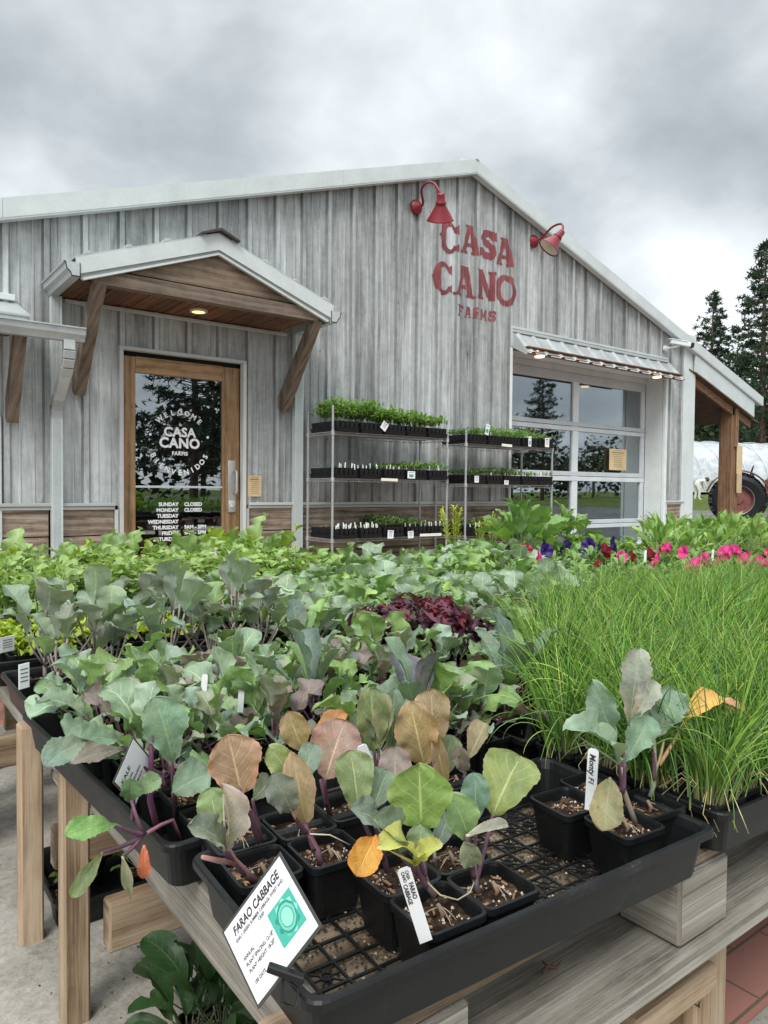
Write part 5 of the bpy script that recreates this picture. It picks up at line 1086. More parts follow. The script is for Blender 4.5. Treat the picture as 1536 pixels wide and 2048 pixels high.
row_fill(ch(('basil', 'basil_plant', 'light green basil plant', 'basil', 'basil plants')), 3.0, 3.7, 2.42, 2.65, .10, .11, 'the patch below the garage door', s=1.7, ps=1.3)
# plants on the ground
row_fill  # (ground plants are placed one by one)
for i, (u, v, s, lb) in enumerate(((.405, 1.0, 1.0, 'dark green potted plant on the concrete under the near bench, leftmost'), (.46, .985, 1.15, 'dark green potted plant under the near bench, largest of the group'), (.45, 1.05, 1.1, 'dark green potted plant under the near bench, hindmost'), (.51, .95, 1.0, 'dark green potted plant under the near bench, rightmost'))):
    place('dark', 'potted_herb', lb, 'potted plant', u, v, z=.007, s=s, group='dark potted plants under the bench', k=i)
for i in range(6): place('basil', 'ground_seedling', 'small bright seedling in the tray on the concrete, %s from the left' % ORD[i], 'seedling', .37+.07*i, 1.56+.12*(i % 2), z=.012, s=.8, group='seedlings in the floor tray', k=i)
for i, (u, v) in enumerate(((.90, .68), (.97, .66), (.86, .74))): place('dark', 'weed', 'serrated dark green weed growing from the bricks, %s from the left' % ORD[i], 'weed', u, v, z=-.02, s=1.15, pot=False, group='weeds', k=i)
def lime(lv, st, rd, i):
    for s in range(7):
        a = rd.uniform(0, 6.3); o = Vector((math.cos(a)*.02, math.sin(a)*.02, z0)); tp = o+Vector((math.cos(a)*.05, math.sin(a)*.05, rd.uniform(.22, .34))); st.tube(curve3(o, tp, (0, 0, .03)), .002, 4, tint=(.3, .4, .1))
        for k in range(26):
            t = .35+.65*k/26; q = o.lerp(tp, t); b_ = rd.uniform(0, 6.3); d = Vector((math.cos(b_), math.sin(b_), rd.uniform(.1, .9))).normalized(); leaf(lv, q, q+d*rd.uniform(.03, .055), (0, 0, 1), .008, 'lance', vary((.45, .50, .04), .2, rd), ny=4, nx=2, seed=rd.random())
LM['lime'] = M_thin; proto('lime', 3, lime)
for i, (px, v, s) in enumerate(((908, 3.25, 1.0), (985, 5.75, 1.5), (1012, 5.75, 1.6), (960, 5.75, 1.3))):
    q = onv(px, 1100, v); place('lime', 'dracaena_plant' if False else 'lime_foliage_plant', ('slender lime green plant in a black pot before the racks', 'feathery lime plant behind the heart leaved plant, middle', 'feathery lime plant behind the heart leaved plant, right', 'feathery lime plant behind the heart leaved plant, left')[i], 'plant', q.x, q.y, z=(ZB if i == 0 else .22), s=s*(1 if i == 0 else .72), ps=1.3, k=i)
for i in range(3): place('basil', 'potted_seedling', 'black pot with a young seedling before the racks, %s from the left' % ORD[i], 'seedling', 2.86+.1*i, 3.22, s=1.2, ps=1.4, k=i, group='pots before the racks')
# ------------------------------------------------------------------ cards and stakes
def card(name, corners, label, cat, rim=.0025, th=.0012):
    L_, T_, R2, B2 = [Vector(c) for c in corners]; ex = (T_-L_); ey = (L_-B2 if False else (L_-(L_+R2-T_))); n = (T_-L_).cross(R2-T_).normalized()
    if n.dot(CAMP-L_) < 0: n = -n
    w, h = (T_-L_).length, (R2-T_).length; ex = (T_-L_).normalized(); ed = (R2-T_).normalized()   # ed points down the card
    b = MB()
    def pt(x, y, z=0): return L_+ex*x+ed*y+n*z
    def slab(x0, y0, x1, y1, z0_, z1_, mat, tint=(1, 1, 1), mb=b):
        P_ = [pt(x0, y0, z0_), pt(x1, y0, z0_), pt(x1, y1, z0_), pt(x0, y1, z0_), pt(x0, y0, z1_), pt(x1, y0, z1_), pt(x1, y1, z1_), pt(x0, y1, z1_)]
        mb.add([tuple(p) for p in P_], [(0, 1, 2, 3), (7, 6, 5, 4), (0, 4, 5, 1), (1, 5, 6, 2), (2, 6, 7, 3), (3, 7, 4, 0)], None, mat, tint)
    slab(-rim, -rim, w+rim, h+rim, -th, 0, 1, (.05, .05, .05)); slab(0, 0, w, h, 0.00001, .0004, 0)
    return b, pt, slab, w, h
b, pt, slab, w, h = card('c', ([.2581, .5624, .5223], [.2855, .5169, .5985], [.2901, .4635, .5654], [.2627, .509, .4891]), '', '')
Z1 = .0006
def ln(s, x, y, size, bold=0, al='CENTER', sh=0.0): put(b, s, lambda a, c: pt(x+a, y-c, Z1), tint=(.03, .03, .035), size=size, bold=bold, align=al, shear=sh)
for f_ in b.M: pass
nb0 = len(b.M)
ln('FARAO CABBAGE', w*.50, h*.175, .0092, .00028, sh=.2); ln('EARLY GREEN SUMMER CABBAGE. SWEET AND', w*.5, h*.255, .0036, .00008); ln('CRISP.', w*.5, h*.32, .0036, .00008)
for i, s_ in enumerate(('ANNUAL', 'PLANT SPACING: 12-18"', 'PLANT HEIGHT: 18-20"', '100 DAYS')): ln(s_, w*.08, h*(.50+.085*i)+(.004 if i == 3 else 0), .0040, .00010, 'LEFT')
for i in range(nb0, len(b.M)): b.M[i] = 1
# printed picture of a cabbage head
slab(w*.56, h*.37, w*.93, h*.83, .0004, .0007, 1, (.06, .42, .33))
rd = random.Random(4)
for k, (r, g) in enumerate(((.012, (.03, .24, .20)), (.0105, (.16, .55, .44)), (.0082, (.05, .33, .28)), (.0072, (.28, .66, .52)))):
    V = [tuple(pt(w*.76+r*math.cos(a*.3142)*(1+.05*math.sin(a*3+k)), h*.60+r*.95*math.sin(a*.3142), .00075+k*.00006)) for a in range(20)]; b.add(V, [tuple(range(20))], None, 1, g)
for k in range(9):
    a = k*.7; c_, s_ = math.cos(a), math.sin(a); x0, y0 = w*.76+.012*c_, h*.60+.012*s_; x1, y1 = w*.76+.015*c_*1.05, h*.60+.014*s_; g = rd.choice(((.30, .70, .55), (.03, .25, .2), (.12, .5, .42)))
    P_ = [(x0+.0035*s_, y0-.0035*c_), (x1, y1), (x0-.0035*s_, y0+.0035*c_)]; P_ = [(min(max(x, w*.565), w*.925), min(max(y, h*.38), h*.82)) for x, y in P_]; b.add([tuple(pt(x, y, .00072)) for x, y in P_], [(0, 1, 2)], None, 1, g)
nc = b.build('name_card', [M_paper, M_tint]); tag(nc, 'white laminated name card with teal cabbage picture clipped to the near tray corner', 'name card')
cl = onv(566, 1942, .483); b = MB(); b.bar(cl+Vector((-.010, .006, .004)), cl+Vector((.012, -.012, -.005)), .007, .006, b=.001); b.tube([cl+Vector((0, 0, -.004)), cl+Vector((-.006, -.01, -.016)), cl+Vector((.003, -.014, -.022)), cl+Vector((.008, -.01, -.012)), cl+Vector((0, 0, -.004))], .0013, 6); b.build('clip', M_plastic, nc)
b, pt, slab, w, h = card('c', ([.2380, .800, .5780], [.262, .8120, .6167], [.293, .838, .575], [.269, .826, .536]), '', '', .002)
nb0 = len(b.M)
for i, (s_, z_) in enumerate((('KALE', .0085), ('ANNUAL', .0045), ('PLANT SPACING', .004), ('PLANT HEIGHT', .004))): ln(s_, w*.08, h*(.30+.15*i), z_, .0002, 'LEFT')
for i in range(nb0, len(b.M)): b.M[i] = 1
tag(b.build('name_card', [M_paper, M_tint]), 'curled white name card clipped to the left tray edge behind the kale', 'name card')
for (px, py, v, wu, hz, lb) in ((48, 1352, 1.42, .022, .045, 'white name card clipped at the corner of the broccoli tray'), (15, 1288, 1.82, .035, .035, 'small white name card at the left picture edge'), (1, 1250, 2.15, .02, .06, 'thin white name card cut by the left picture edge')):
    q = onv(px, py, v); b = MB(); b.box(tuple(q), (wu, .0015, hz), rz=.5, b=.0003)
    for k in range(4): b.box((q.x, q.y, q.z+hz*(.28-.16*k)), (wu*.7, .0024, hz*.04), rz=.5, b=.0001, mat=1, tint=(.05, .05, .05))
    tag(b.build('name_card', [M_paper, M_tint]), lb, 'name card')
def stake(p0, p1, w, label, txt=None, tsz=.005, name='plant_stake', dirx=None, hand=False):
    p0, p1 = Vector(p0), Vector(p1); y = (p1-p0); L = y.length; y.normalize(); n = (CAMP-p0); n = (n-y*n.dot(y)).normalized(); x = y.cross(n).normalized(); b = MB()
    P_ = [(-w/2, 0), (w/2, 0), (w/2, L-w*.25), (w*.3, L), (-w*.3, L), (-w/2, L-w*.25)]
    for z_, rv in ((0, 1), (.0009, 0)): b.add([tuple(p0+x*a+y*c+n*z_) for a, c in P_], [tuple(range(6))[::-1] if rv else tuple(range(6))])
    b.add([tuple(p0+x*a+y*c+n*z_) for a, c in P_ for z_ in (0, .0009)], [(2*i, 2*((i+1) % 6), 2*((i+1) % 6)+1, 2*i+1) for i in range(6)])
    if txt:
        m0 = len(b.M)
        for (s_, off, rows, sz) in txt: put(b, s_, lambda a, c: p0+y*(L-off-a)+x*(rows+c)+n*.0012, tint=(.03, .03, .04), size=sz, bold=sz*.03, align='LEFT', shear=.3 if hand else 0)
        for i in range(m0, len(b.M)): b.M[i] = 1
    o = b.build(name, [M_paper, M_tint]); tag(o, label, 'plant label', 'plant label stakes'); return o
stake(onv(852, 1882, .4665), onv(806, 1735, .462), .0115, 'white plastic stake with printed name stuck in the front cabbage pot', [('FARAO', .016, .0004, .0055), ('CABBAGE', .016, -.0044, .0050), ('CASA', .003, .0006, .0038), ('CANO', .003, -.003, .0038)])
stake(onv(1180, 1620, .528), onv(1187, 1497, .528), .0125, 'white stake with black handwriting beside the cauliflower', [('Monty', .006, -.0035, .0095), ('F1', .0335, -.0035, .0085)], hand=True)
stake(onv(1360, 1565, .56), onv(1392, 1480, .56), .008, 'white stake leaning inside the front chives')
stake(onv(735, 1520, .66), onv(722, 1490, .66), .012, 'white stake with black dashes between the cabbages at the tray back')
b_ = 0
for i, (px, py, v, s) in enumerate(((405, 1375, 1.05, .05), (268, 1245, 1.7, .05), (406, 1190, 2.1, .05), (556, 1150, 2.85, .07), (610, 1140, 2.9, .08), (430, 1110, 2.85, .08), (530, 1120, 2.9, .09), (480, 1385, 1.0, .05), (806, 1110, 3.2, .09), (884, 1108, 3.15, .10), (1290, 1110, 1.7, .05), (1425, 1108, 1.7, .05), (1470, 1100, 2.0, .06), (1185, 1250, 1.3, .06), (1400, 1225, 1.2, .06))):
    q = onv(px, py, v); stake((q.x, q.y, q.z-s*.6), (q.x+.004, q.y, q.z+s*.4), .009, 'thin white stake standing %s' % ('among the kale left of centre', 'between the grey broccoli leaves', 'in the pea tray', 'with black writing in the sparse tray near the door', 'at the right end of the sparse tray', 'among the last cucumber leaves', 'behind the sparse tray leaves', 'low between kale stems', 'in the first pot before the racks', 'leaning in the pot before the racks', 'between the petunias at right', 'beside the pink petunias', 'below the pepper plants', 'in the back of the chives', 'in the chives at right')[i])
# ------------------------------------------------------------------ wire racks
def rack(u0, u1, vf, vb, shelves, tops, label, cutback=None):
    t = thing('wire_rack', label, 'wire rack', (u0, vf, 0), group='wire shelf racks'); L, Dp = u1-u0, vb-vf
    for (x, y), tz in zip(((0, 0), (L, 0), (0, Dp), (L, Dp)), tops):
        b = MB(); P_ = []; r = []; z_ = 0
        while z_ < tz: P_ += [(x, y, z_), (x, y, z_+.022)]; r += [.0125, .0125]; P_ += [(x, y, z_+.0235), (x, y, z_+.026)]; r += [.0112, .0112]; z_ += .0275
        P_ += [(x, y, tz), (x, y, tz+.004)]; r += [.0125, .008]; b.tube(P_, r, 8)
        b.build('post', M_steel, t)
    for z_ in shelves:
        b = MB(); 
        for x, y in ((0, 0), (L, 0), (0, Dp), (L, Dp)): b.lathe([(.013, z_-.03), (.019, z_-.03), (.017, z_+.012), (.013, z_+.012)], 10, Matrix.Translation((x, y, 0)))
        for y in (0, Dp):
            for dz in (0, -.026): b.tube([(0, y, z_+dz), (L, y, z_+dz)], .003, 6)
            n = int(L/.045); b.tube([(L*i/n, y, z_-(.026 if i % 2 else .001)) for i in range(n+1)], .0022, 5)
        for x in (0, L):
            for dz in (0, -.026): b.tube([(x, 0, z_+dz), (x, Dp, z_+dz)], .003, 6)
            n = int(Dp/.045); b.tube([(x, Dp*i/n, z_-(.026 if i % 2 else .001)) for i in range(n+1)], .0022, 5)
        n = int(L/.025)
        for i in range(1, n): b.tube([(L*i/n, 0, z_), (L*i/n, Dp, z_)], .0015, 4)
        for y in (Dp/3, 2*Dp/3): b.tube([(0, y, z_-.004), (L, y, z_-.004)], .003, 5)
        b.build('wire_shelf', M_steel, t)
RK1 = (3.82, 5.30, 5.90, 6.36, (1.452, 1.0, .405, .10)); RK2 = (5.58, 7.03, 5.90, 6.40, (1.415, .965, .38))
rack(*RK1[:4], RK1[4], (1.685, 1.50, 1.67, 1.50), 'tall wire rack of seedling trays directly right of the entry door downspout')
rack(*RK2[:4], RK2[4], (1.55, 1.45, 1.52, 1.45), 'wire rack of seedling trays overlapping the garage door')
def cells(nx, ny, px, py, H=.06):
    b = MB()
    for i in range(nx):
        for j in range(ny):
            cx_, cy_ = (i+.5)*px, (j+.5)*py; h = min(px, py)/2*.97
            V = [(p[0]+cx_, p[1]+cy_, p[2]) for rg in (ring(h*.78, h*.78, .004, 0, 1), ring(h*.97, h*.97, .004, H, 1), ring(h*.88, h*.88, .004, H, 1), ring(h*.8, h*.8, .004, H-.01, 1)) for p in rg]; n = 8
            b.add(V, [(a*n+k, a*n+(k+1) % n, (a+1)*n+(k+1) % n, (a+1)*n+k) for a in range(3) for k in range(n)]); b.add(V[-8:], [tuple(range(8))], None, 1)
    return b
def sprigs(W, Dp, H, n, c, rd, lw=.022, sparse=0):
    b = MB()
    for k in range(n):
        x, y = rd.uniform(.01, W-.01), rd.uniform(0.0, Dp); hh = H*rd.uniform(.5, 1.0); 
        for q in range(3):
            a = rd.uniform(0, 6.3); el = rd.uniform(-.2, 1.2); d = Vector((math.cos(a)*math.cos(el), math.sin(a)*math.cos(el), math.sin(el))); o = Vector((x, y, .05+hh*rd.uniform(.4, 1))); leaf(b, o, o+d*lw*rd.uniform(.9, 1.7), (0, -.3, 1), lw*rd.uniform(.6, .9), 'oval', vary(c, .3, rd), ny=4, nx=2, bend=.3, seed=rd.random())
        if k % 4 == 0: b.tube([(x, y, .05), (x+.004, y, .05+hh*.8)], .001, 3, tint=vary((.2, .3, .1), .2, rd))
    return b
WSH = ['top', 'middle', 'bottom', 'floor']
CELLM = cells(5, 9, .054, .052); CO = CELLM.build('cell_insert', [M_plastic, M_soil]); C.objects.unlink(CO)
def shelf_trays(ri, rk, name, specs):
    u0, u1, vf, vb, sh = rk
    for si, row in enumerate(specs):
        n = len(row); step = (u1-u0-.01)/n
        for i, (fol, H, cnt, tags, sign) in enumerate(row):
            rd = random.Random(ri*100+si*10+i); x0 = u0+.008+i*step; z_ = sh[si]+.006; W = min(.282, step-.006)
            t = thing('seedling_flat', 'black seedling flat %s on the %s shelf of the %s rack' % ((('first from the left', 'second from the left', 'third from the left', 'fourth from the left', 'rightmost')[i]), WSH[si], name), 'seedling flat', (x0, vf-.045+rd.uniform(-.01, .01), z_), rd.uniform(-.02, .02), 'seedling flats on the racks')
            b = MB(); hx, hy = W/2, .25
            def rg(d, zz): return [(p[0]+hx, p[1]+hy, p[2]) for p in ring(hx-d, hy-d, .012, zz, 2)]
            rings(b, [rg(.012, 0), rg(.006, .034), rg(0, .037), rg(0, .042), rg(.004, .042), rg(.008, .036), rg(.015, .006)]); b.build('tray_body', M_plastic, t)
            c = bpy.data.objects.new('cell_insert', CO.data); C.objects.link(c); c.parent = t; c.location = (.006, .012, .04); c.scale = (W/.285, 1, 1)
            if fol: sp = sprigs(W, .46, H, cnt, fol, rd, (.034 if H > .12 else .022) if H > .045 else .013); sp.build('foliage', M_thin, t, True).location = (0, 0, .045)
            for k in range(tags):
                a = .02+(W-.04)*(k+.5)/tags+rd.uniform(-.012, .012); yy = rd.uniform(.02, .12); hh = rd.uniform(.045, .075); q = Vector((x0+a, vf-.045+yy, z_+.085)); tl = rd.uniform(-.012, .012)
                stake(q, q+Vector((tl, 0, hh)), .010, 'small white tag in the %s flat on the %s shelf of the %s rack' % ((('first', 'second', 'third', 'fourth', 'rightmost')[i]), WSH[si], name), name='plant_tag')['group'] = 'white tags, %s rack %s shelf flat %s' % (name, WSH[si], ORD[i])
            if sign:
                kind, du, dz, ww, hh, rot = sign; q = Vector((x0+du, vf-.062, z_+dz)); b = MB(); M_ = Matrix.Translation(q) @ Matrix.Rotation(rot, 4, 'Y')
                b.box((0, 0, 0), (ww, .002, hh), b=.0004, M=M_)
                if kind == 'c':
                    for k in range(5): b.box((0, 0, 0), (ww*.7*(1 if k == 0 else .6+.3*rd.random()), .0026, hh*(.09 if k == 0 else .045)), b=.0002, mat=1, tint=(.1, .1, .1), M=M_ @ Matrix.Translation((0, 0, hh*(.33-.13*k))))
                if kind == 'g': b.box((0, 0, 0), (ww*.55, .0028, hh*.38), b=.0002, mat=1, tint=(.05, .34, .22), M=M_ @ Matrix.Translation((0, 0, -hh*.12))); b.box((0, 0, 0), (ww*.7, .0026, hh*.06), b=.0002, mat=1, tint=(.1, .1, .1), M=M_ @ Matrix.Translation((0, 0, hh*.32)))
                tint_ = (1, 1, 1) if kind != 's' else (1.0, .96, .82); b.T = [tint_ if m == (b.T[0]) else m for m in b.T]
                for q_ in range(len(b.T)):
                    if q_ < 24: b.T[q_] = tint_
                tag(b.build('shelf_sign', [M_paper, M_tint]), '%s, %s flat, %s shelf, %s rack' % ({'c': 'white printed plant card', 'g': 'white plant card with a green picture', 's': 'long cream price strip'}[kind], ('first', 'second', 'third', 'fourth', 'rightmost')[i], WSH[si], name), 'plant card', 'cards on the racks')
LG = (.16, .30, .06); DG = (.09, .17, .045)
shelf_trays(1, RK1, 'left', [[(LG, .23, 330, 1, None), (LG, .23, 330, 0, None), (LG, .18, 260, 1, ('c', -.02, .075, .075, .085, .6)), (LG, .17, 240, 2, None), (LG, .14, 200, 1, None)],
    [(DG, .03, 25, 6, None), ((.06, .05, .07), .03, 30, 6, None), (LG, .05, 90, 5, ('s', .05, -.01, .21, .028, .02)), (LG, .08, 170, 2, ('g', .04, .045, .10, .075, .03)), (LG, .09, 170, 4, None)],
    [((.3, .4, .2), .02, 16, 12, None), (LG, .02, 20, 12, None), (DG, .12, 220, 0, ('c', .07, .03, .075, .085, .04)), (DG, .09, 160, 5, ('c', .04, .02, .075, .075, -.04)), (DG, .03, 80, 7, ('s', .02, .01, .30, .028, 0))]])
shelf_trays(2, RK2, 'right', [[(DG, .08, 160, 0, None), (LG, .10, 160, 1, ('g', -.03, .16, .06, .12, .25)), (LG, .10, 160, 0, ('s', .0, -.004, .17, .03, .03)), (LG, .11, 160, 1, ('g', .1, .06, .05, .12, .02)), (LG, .08, 70, 0, ('c', .12, .06, .075, .11, .02))],
    [(DG, .07, 110, 0, ('c', .10, .05, .065, .075, .02)), (DG, .08, 120, 1, None), (DG, .10, 140, 3, ('c', .0, .02, .07, .05, .03)), (LG, .05, 60, 6, None), (LG, .05, 60, 5, None)],
    [(DG, .05, 60, 5, None), (DG, .05, 60, 3, ('c', -.04, .08, .07, .05, .0)), (LG, .06, 60, 2, None), (LG, .05, 60, 2, None), (LG, .05, 60, 2, None)]])

# ================================================================== BACKGROUND
def camd(px, depth, z=0):      # world point on the ground under picture column px at a given distance
    l_ = (px-CXP)/FPX*depth; q = cf*depth+cr_*l_; return Vector((q.x, q.y, z))
def pine(name, label, loc, H, Rw, seed, ncl=230, c=(.035, .065, .035), base=.12, group='tall pines'):
    rd = random.Random(seed); t = thing(name, label, 'pine tree', loc, group=group); tr = MB(); cr = MB()
    tr.tube([(0, 0, -.3), (.05, 0, H*.3), (-.05, .05, H*.7), (0, 0, H)], [H*.018, H*.014, H*.008, .02], 8, tint=(1, 1, 1))
    for k in range(ncl):
        f = rd.random()**.85; z_ = H*(base+(1-base)*f); rmax = Rw*(1-f)**.75*(.55+.55*rd.random())*(1.15 if int(f*16) % 2 else .7)+.15; a = rd.uniform(0, 6.3); ax, ay = math.cos(a), math.sin(a)
        e = Vector((ax*rmax, ay*rmax, z_+rmax*rd.uniform(-.25, .25))); tr.tube([(0, 0, z_-rmax*.1), tuple(e*.5+Vector((0, 0, z_))*.5-Vector((0, 0, .05*rmax))), tuple(e)], [.035, .02, .01], 3, cap=False)
        for g in range(1+int(rmax*1.7)):
            q = Vector((0, 0, z_)).lerp(e, 1-.62*g/(1+rmax*1.7)*rd.uniform(.8, 1.2))+Vector((rd.uniform(-.2, .2), rd.uniform(-.2, .2), rd.uniform(-.1, .15))); s = rd.uniform(.16, .36)*(H/17)**.4
            for n in range(15):
                d = Vector((rd.gauss(0, 1), rd.gauss(0, 1), rd.gauss(.25, .8))).normalized(); w = d.cross(Vector((rd.random(), rd.random(), rd.random()))).normalized()*s*.13; p = q+d*s*rd.uniform(.7, 1.2); o_ = q+d*s*.1
                cr.add([tuple(o_-w), tuple(o_+w), tuple(p+w*.5), tuple(p-w*.5)], [(0, 1, 2, 3)], None, 0, vary(c, .45, rd))
    tr.build('trunk', M_bark, t); cr.build('crown', M_needle, t); return t
def bushy(name, label, loc, H, Rw, seed, c=(.06, .09, .035), n=900, group='trees behind the greenhouse', ls=.32):
    rd = random.Random(seed); t = thing(name, label, 'tree', loc, group=group); tr = MB(); cr = MB(); tr.tube([(0, 0, -.5), (.1, 0, H*.5), (0, .1, H*.8)], [.2, .14, .05], 7)
    lob = [(Vector((rd.gauss(0, Rw*.4), rd.gauss(0, Rw*.4), H*rd.uniform(.25, .85))), Rw*rd.uniform(.35, .65)) for _ in range(11)]
    for o, r in lob: tr.tube([(0, 0, H*.3), tuple(o)], .05, 4, r2=.02)
    for k in range(n):
        o, r = rd.choice(lob); d = Vector((rd.gauss(0, 1), rd.gauss(0, 1), rd.gauss(0, 1))).normalized(); q = o+d*r*rd.uniform(.5, 1.1); s = ls*rd.uniform(.6, 1.3); x = Vector((rd.gauss(0, 1), rd.gauss(0, 1), rd.gauss(0, .6))).normalized(); y = x.cross(d).normalized()
        cr.add([tuple(q-x*s*.5), tuple(q+y*s*.4), tuple(q+x*s*.5), tuple(q-y*s*.4)], [(0, 1, 2, 3)], None, 0, vary(c, .5, rd))
    tr.build('trunk', M_bark, t); cr.build('crown', M_needle, t); return t
pine('pine_tree', 'tallest ponderosa pine rising at the right edge above the porch roof', camd(1520, 55, 1.0), 18.6, 3.6, 1, 460)
pine('pine_tree', 'shorter pine left of the tallest one, above the roof slope', camd(1418, 60, 1.0), 16.2, 3.4, 2, 380)
pine('pine_tree', 'slim pine between the two taller pines', camd(1468, 72, 1.2), 15.0, 2.8, 3, 220, base=.2)
for i, (px, dep, H, W_) in enumerate(((1350, 66, 8.5, 3.2), (1392, 62, 7.6, 3.0), (1425, 66, 9.0, 3.4), (1462, 60, 8.2, 3.2), (1500, 64, 12.5, 3.2), (1535, 58, 9.5, 3.4), (1575, 62, 12, 3.6), (1310, 70, 8, 3.2))):
    bushy('leafy_tree', 'dark green bushy tree behind the greenhouse, %s from the left' % ORD[i if i < 7 else 7], camd(px, dep, .9), H, W_, i, c=((.055, .085, .035), (.07, .10, .03), (.04, .065, .035), (.08, .11, .035))[i % 4], n=1300, ls=.42)
# trees behind the viewer, seen only as reflections in the glass
pine('pine_tree', 'pine mirrored in the entry door glass', (13.6, -20, 0), 12.5, 4.2, 11, 330, base=.14, group='pines mirrored in the windows'); pine('pine_tree', 'leaning pine mirrored at the right side of the door glass', (17.5, -24, 0), 13, 4.4, 12, 300, base=.12, group='pines mirrored in the windows')
pine('pine_tree', 'pine mirrored in the upper left garage pane', (50.7, -30, 0), 11.8, 3.0, 13, 260, base=.1, group='pines mirrored in the windows')
for i, (x, y, H, W_) in enumerate(((8, -30, 6.5, 4), (14, -34, 7, 4.5), (20, -34, 8, 5), (5, -40, 7, 5), (46, -44, 6, 4.5), (55, -42, 5, 4.5), (64, -46, 6.5, 5), (72, -44, 6, 5), (82, -48, 8, 5.5), (92, -50, 7, 6))): bushy('leafy_tree', 'dark tree mirrored low in the window glass, %s from the left' % ORD[i], (x, y, 0), H, W_, 40+i, c=(.035, .05, .025), n=700, ls=.6, group='trees mirrored in the windows')
# hoop greenhouse
gx = (cr_*math.cos(R_(17))+cf*math.sin(R_(17))); o0 = camd(1365, 46, .9)-gx*16; gn = Vector((gx.y, -gx.x, 0)); Rg, Hg, Lg = 3.6, 3.2, 48
t = thing('hoop_greenhouse', 'long white plastic covered hoop greenhouse behind the porch', 'greenhouse', tuple(o0))
def hp(s, a, r=1.0): q = gx*s+gn*(-Rg*r*math.cos(a)); return (q.x, q.y, Hg*r*math.sin(a)**.8+.0)
def f_poly(t_, p):
    n = noise(t_, coords(t_, 'Object', (1, 1, 1)), 1.6, 5, .6, .6); lc(t_, ramp(t_, n, [(.35, (.36, .39, .41)), (.6, (.52, .55, .57))]), p); p.inputs['Roughness'].default_value = .35; bump(t_, p, n, .8, .15)
M_poly = mat('greenhouse_plastic', (.7, .7, .7), .35, fn=f_poly)
b = MB(); ns, na = 120, 14; V = [hp(Lg*i/ns, math.pi*j/na, 1.0+(.0 if i % 4 == 0 else -.012-.006*(i % 2))) for i in range(ns+1) for j in range(na+1)]; V = [(x, y, max(z_, .0)) for x, y, z_ in V]
b.add(V, [(i*(na+1)+j, i*(na+1)+j+1, (i+1)*(na+1)+j+1, (i+1)*(na+1)+j) for i in range(ns) for j in range(na)]); b.build('plastic_cover', M_poly, t, True)
for i in range(31): b = MB(); b.tube([hp(Lg*i/30, math.pi*j/20, 1.012) for j in range(21)], .022, 6); b.build('hoop', M_white, t)
b = MB(); q0 = gx*0+gn*(-Rg*1.01); q1 = gx*Lg+gn*(-Rg*1.01)
for sgn in (-1, 1): b.bar((gx*0+gn*(sgn*Rg*1.015))+Vector((0, 0, .75)), (gx*Lg+gn*(sgn*Rg*1.015))+Vector((0, 0, .75)), .04, .1)
b.build('hip_board', M_white, t)
# utility pole
q = camd(1383, 58, .9); b = MB(); b.tube([(0, 0, -.5), (0, 0, 7.2)], .16, 8, r2=.12); up_o = b.build('utility_pole', M_dark2, loc=tuple(q)); tag(up_o, 'grey utility pole standing behind the greenhouse', 'pole')
# tractor
F_ = Vector((.50, -.866, 0)); q = Vector((19.95, 10.2, 0)); rot = math.atan2(F_.y, F_.x)
t = thing('tractor', 'old red tractor with large black rear tyre parked beyond the porch post', 'tractor', tuple(q), rot)
def wheel(Rw, W_, rim, x, y, lugs):
    M_ = Matrix.Translation((x, y, Rw)) @ Matrix.Rotation(R_(90), 4, 'X'); b = MB(); b.lathe([(rim, -W_*.4), (rim*1.05, -W_*.46), (Rw*.80, -W_*.5), (Rw*.93, -W_*.42), (Rw*.97, 0), (Rw*.93, W_*.42), (Rw*.80, W_*.5), (rim*1.05, W_*.46), (rim, W_*.4)], 40, M_)
    for k in range(lugs):
        for s in (-1, 1): a = 2*math.pi*(k+.5*(s > 0))/lugs; b.box((0, 0, 0), (.07, .045, W_*.5), b=.008, M=M_ @ Matrix.Rotation(a, 4, 'Z') @ Matrix.Translation((Rw*.965, 0, s*W_*.24)) @ Matrix.Rotation(.6*s, 4, 'X'))
    w = b.build('wheel', M_plastic, t, False); b = MB(); b.lathe([(rim, -W_*.42), (rim*1.04, -W_*.44), (rim*1.0, -W_*.3)], 40, M_); b.lathe([(rim, W_*.42), (rim*1.04, W_*.44), (rim*1.0, W_*.3)], 40, M_); b.build('rim_ring', M_steel, w)
    b = MB(); b.lathe([(0, W_*.12), (rim*.3, W_*.12), (rim*.35, W_*.05), (rim*.8, W_*.02), (rim*.99, W_*.32), (rim*.99, -W_*.32), (rim*.8, -W_*.02), (0, -.02)], 32, M_); b.build('wheel_disc', M_rust, w)
M_rust = painted('faded_red_paintwork', (.20, .075, .06), .6, var=.5)
for y in (-.75, .75): wheel(.70, .34, .38, 0, y, 18)
for y in (-.45, .45): wheel(.38, .16, .2, 2.1, y, 10)
b = MB(); b.box((1.45, 0, 1.05), (1.5, .5, .55), b=.08); b.box((.75, 0, .75), (1.2, .45, .4), b=.05); b.box((0, 0, .7), (.5, 1.2, .3), b=.05); b.build('body', M_rust, t)
for s in (-1, 1):
    b = MB(); V = []
    for k in range(13):
        a = R_(20+k*12); V += [(.80*math.cos(a), s*.62, .70+.80*math.sin(a)), (.80*math.cos(a), s*.92, .70+.80*math.sin(a)), (.77*math.cos(a), s*.62, .70+.77*math.sin(a)), (.77*math.cos(a), s*.92, .70+.77*math.sin(a))]
    b.add(V, [(4*k, 4*k+1, 4*k+5, 4*k+4) for k in range(12)]+[(4*k+2, 4*k+3, 4*k+7, 4*k+6) for k in range(12)]+[(4*k+1, 4*k+3, 4*k+7, 4*k+5) for k in range(12)]); b.build('fender', M_rust, t)
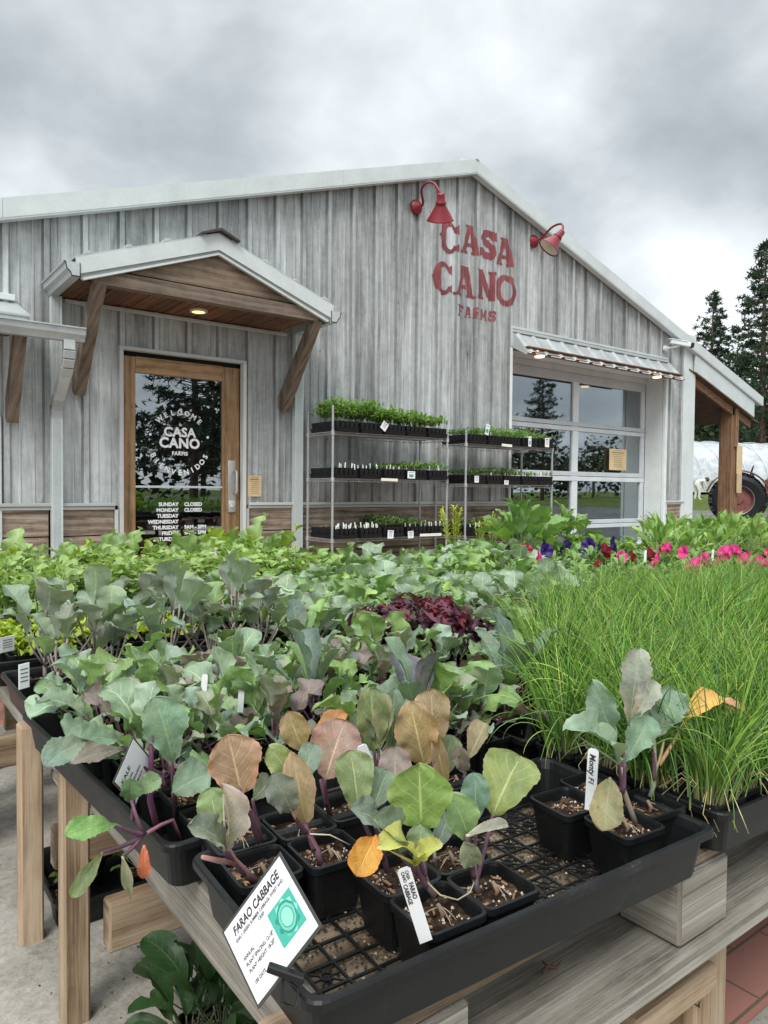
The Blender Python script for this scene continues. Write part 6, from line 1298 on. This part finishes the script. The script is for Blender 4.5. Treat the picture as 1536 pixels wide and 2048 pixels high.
b = MB(); b.box((-.05, 0, 1.15), (.45, .5, .08), b=.03); b.box((-.25, 0, 1.35), (.08, .5, .35), b=.03); b.build('seat', M_plastic, t)
b = MB(); b.tube([(.5, 0, 1.2), (.35, 0, 1.45)], .02, 6); b.tube([(.35+.05*math.sin(a*.524), .2*math.cos(a*.524), 1.45+.19*math.sin(a*.524)) for a in range(13)], .014, 6); b.build('steering_wheel', M_plastic, t)
# bending person far beyond the porch
q = camd(1392, 40, .44); me = bpy.data.meshes.new('person')
rtv = cr_; J = {'pelvis': (0, 0, .92, .15), 'belly': (.08, 0, 1.02, .15), 'chest': (.30, 0, 1.10, .16), 'neck': (.44, 0, 1.12, .07), 'head': (.55, 0, 1.12, .11), 'top': (.60, 0, 1.06, .09),
     'hl': (0, .1, .88, .11), 'kl': (.05, .12, .48, .08), 'al': (-.03, .12, .08, .05), 'fl': (.12, .12, .04, .045), 'hr': (0, -.1, .88, .11), 'kr': (.12, -.12, .48, .08), 'ar': (.10, -.12, .08, .05), 'fr': (.25, -.12, .04, .045),
     'sl': (.34, .18, 1.08, .065), 'el': (.42, .20, .82, .05), 'wl': (.50, .15, .60, .035), 'pl': (.52, .13, .52, .035), 'sr': (.34, -.18, 1.08, .065), 'er': (.42, -.2, .82, .05), 'wr': (.5, -.15, .60, .035), 'pr': (.52, -.13, .52, .035)}
names = list(J); ed = [('pelvis', 'belly'), ('belly', 'chest'), ('chest', 'neck'), ('neck', 'head'), ('head', 'top'), ('pelvis', 'hl'), ('hl', 'kl'), ('kl', 'al'), ('al', 'fl'), ('pelvis', 'hr'), ('hr', 'kr'), ('kr', 'ar'), ('ar', 'fr'), ('chest', 'sl'), ('sl', 'el'), ('el', 'wl'), ('wl', 'pl'), ('chest', 'sr'), ('sr', 'er'), ('er', 'wr'), ('wr', 'pr')]
me.from_pydata([J[n][:3] for n in names], [(names.index(a), names.index(c)) for a, c in ed], []); per = bpy.data.objects.new('person', me); C.objects.link(per); md = per.modifiers.new('skin', 'SKIN')
for i, n in enumerate(names): me.skin_vertices[0].data[i].radius = (J[n][3],)*2
me.skin_vertices[0].data[0].use_root = True; per.modifiers.new('sub', 'SUBSURF').levels = 2; per.modifiers['sub'].render_levels = 2
M_cloth = mat('cream_clothing', (.62, .60, .54), .9); me.materials.append(M_cloth); per.location = q; per.rotation_euler = (0, 0, math.atan2(cr_.y, cr_.x)); tag(per, 'distant person in cream top and white trousers bending forward on the grass', 'person')
b = MB(); b.lathe([(0, -.10), (.10, -.08), (.135, 0), (.12, .08), (.06, .13), (0, .14)], 14, Matrix.Translation((.565, 0, 1.15)) @ Matrix.Rotation(.5, 4, 'Y')); b.build('hair', M_dark2, per, True)
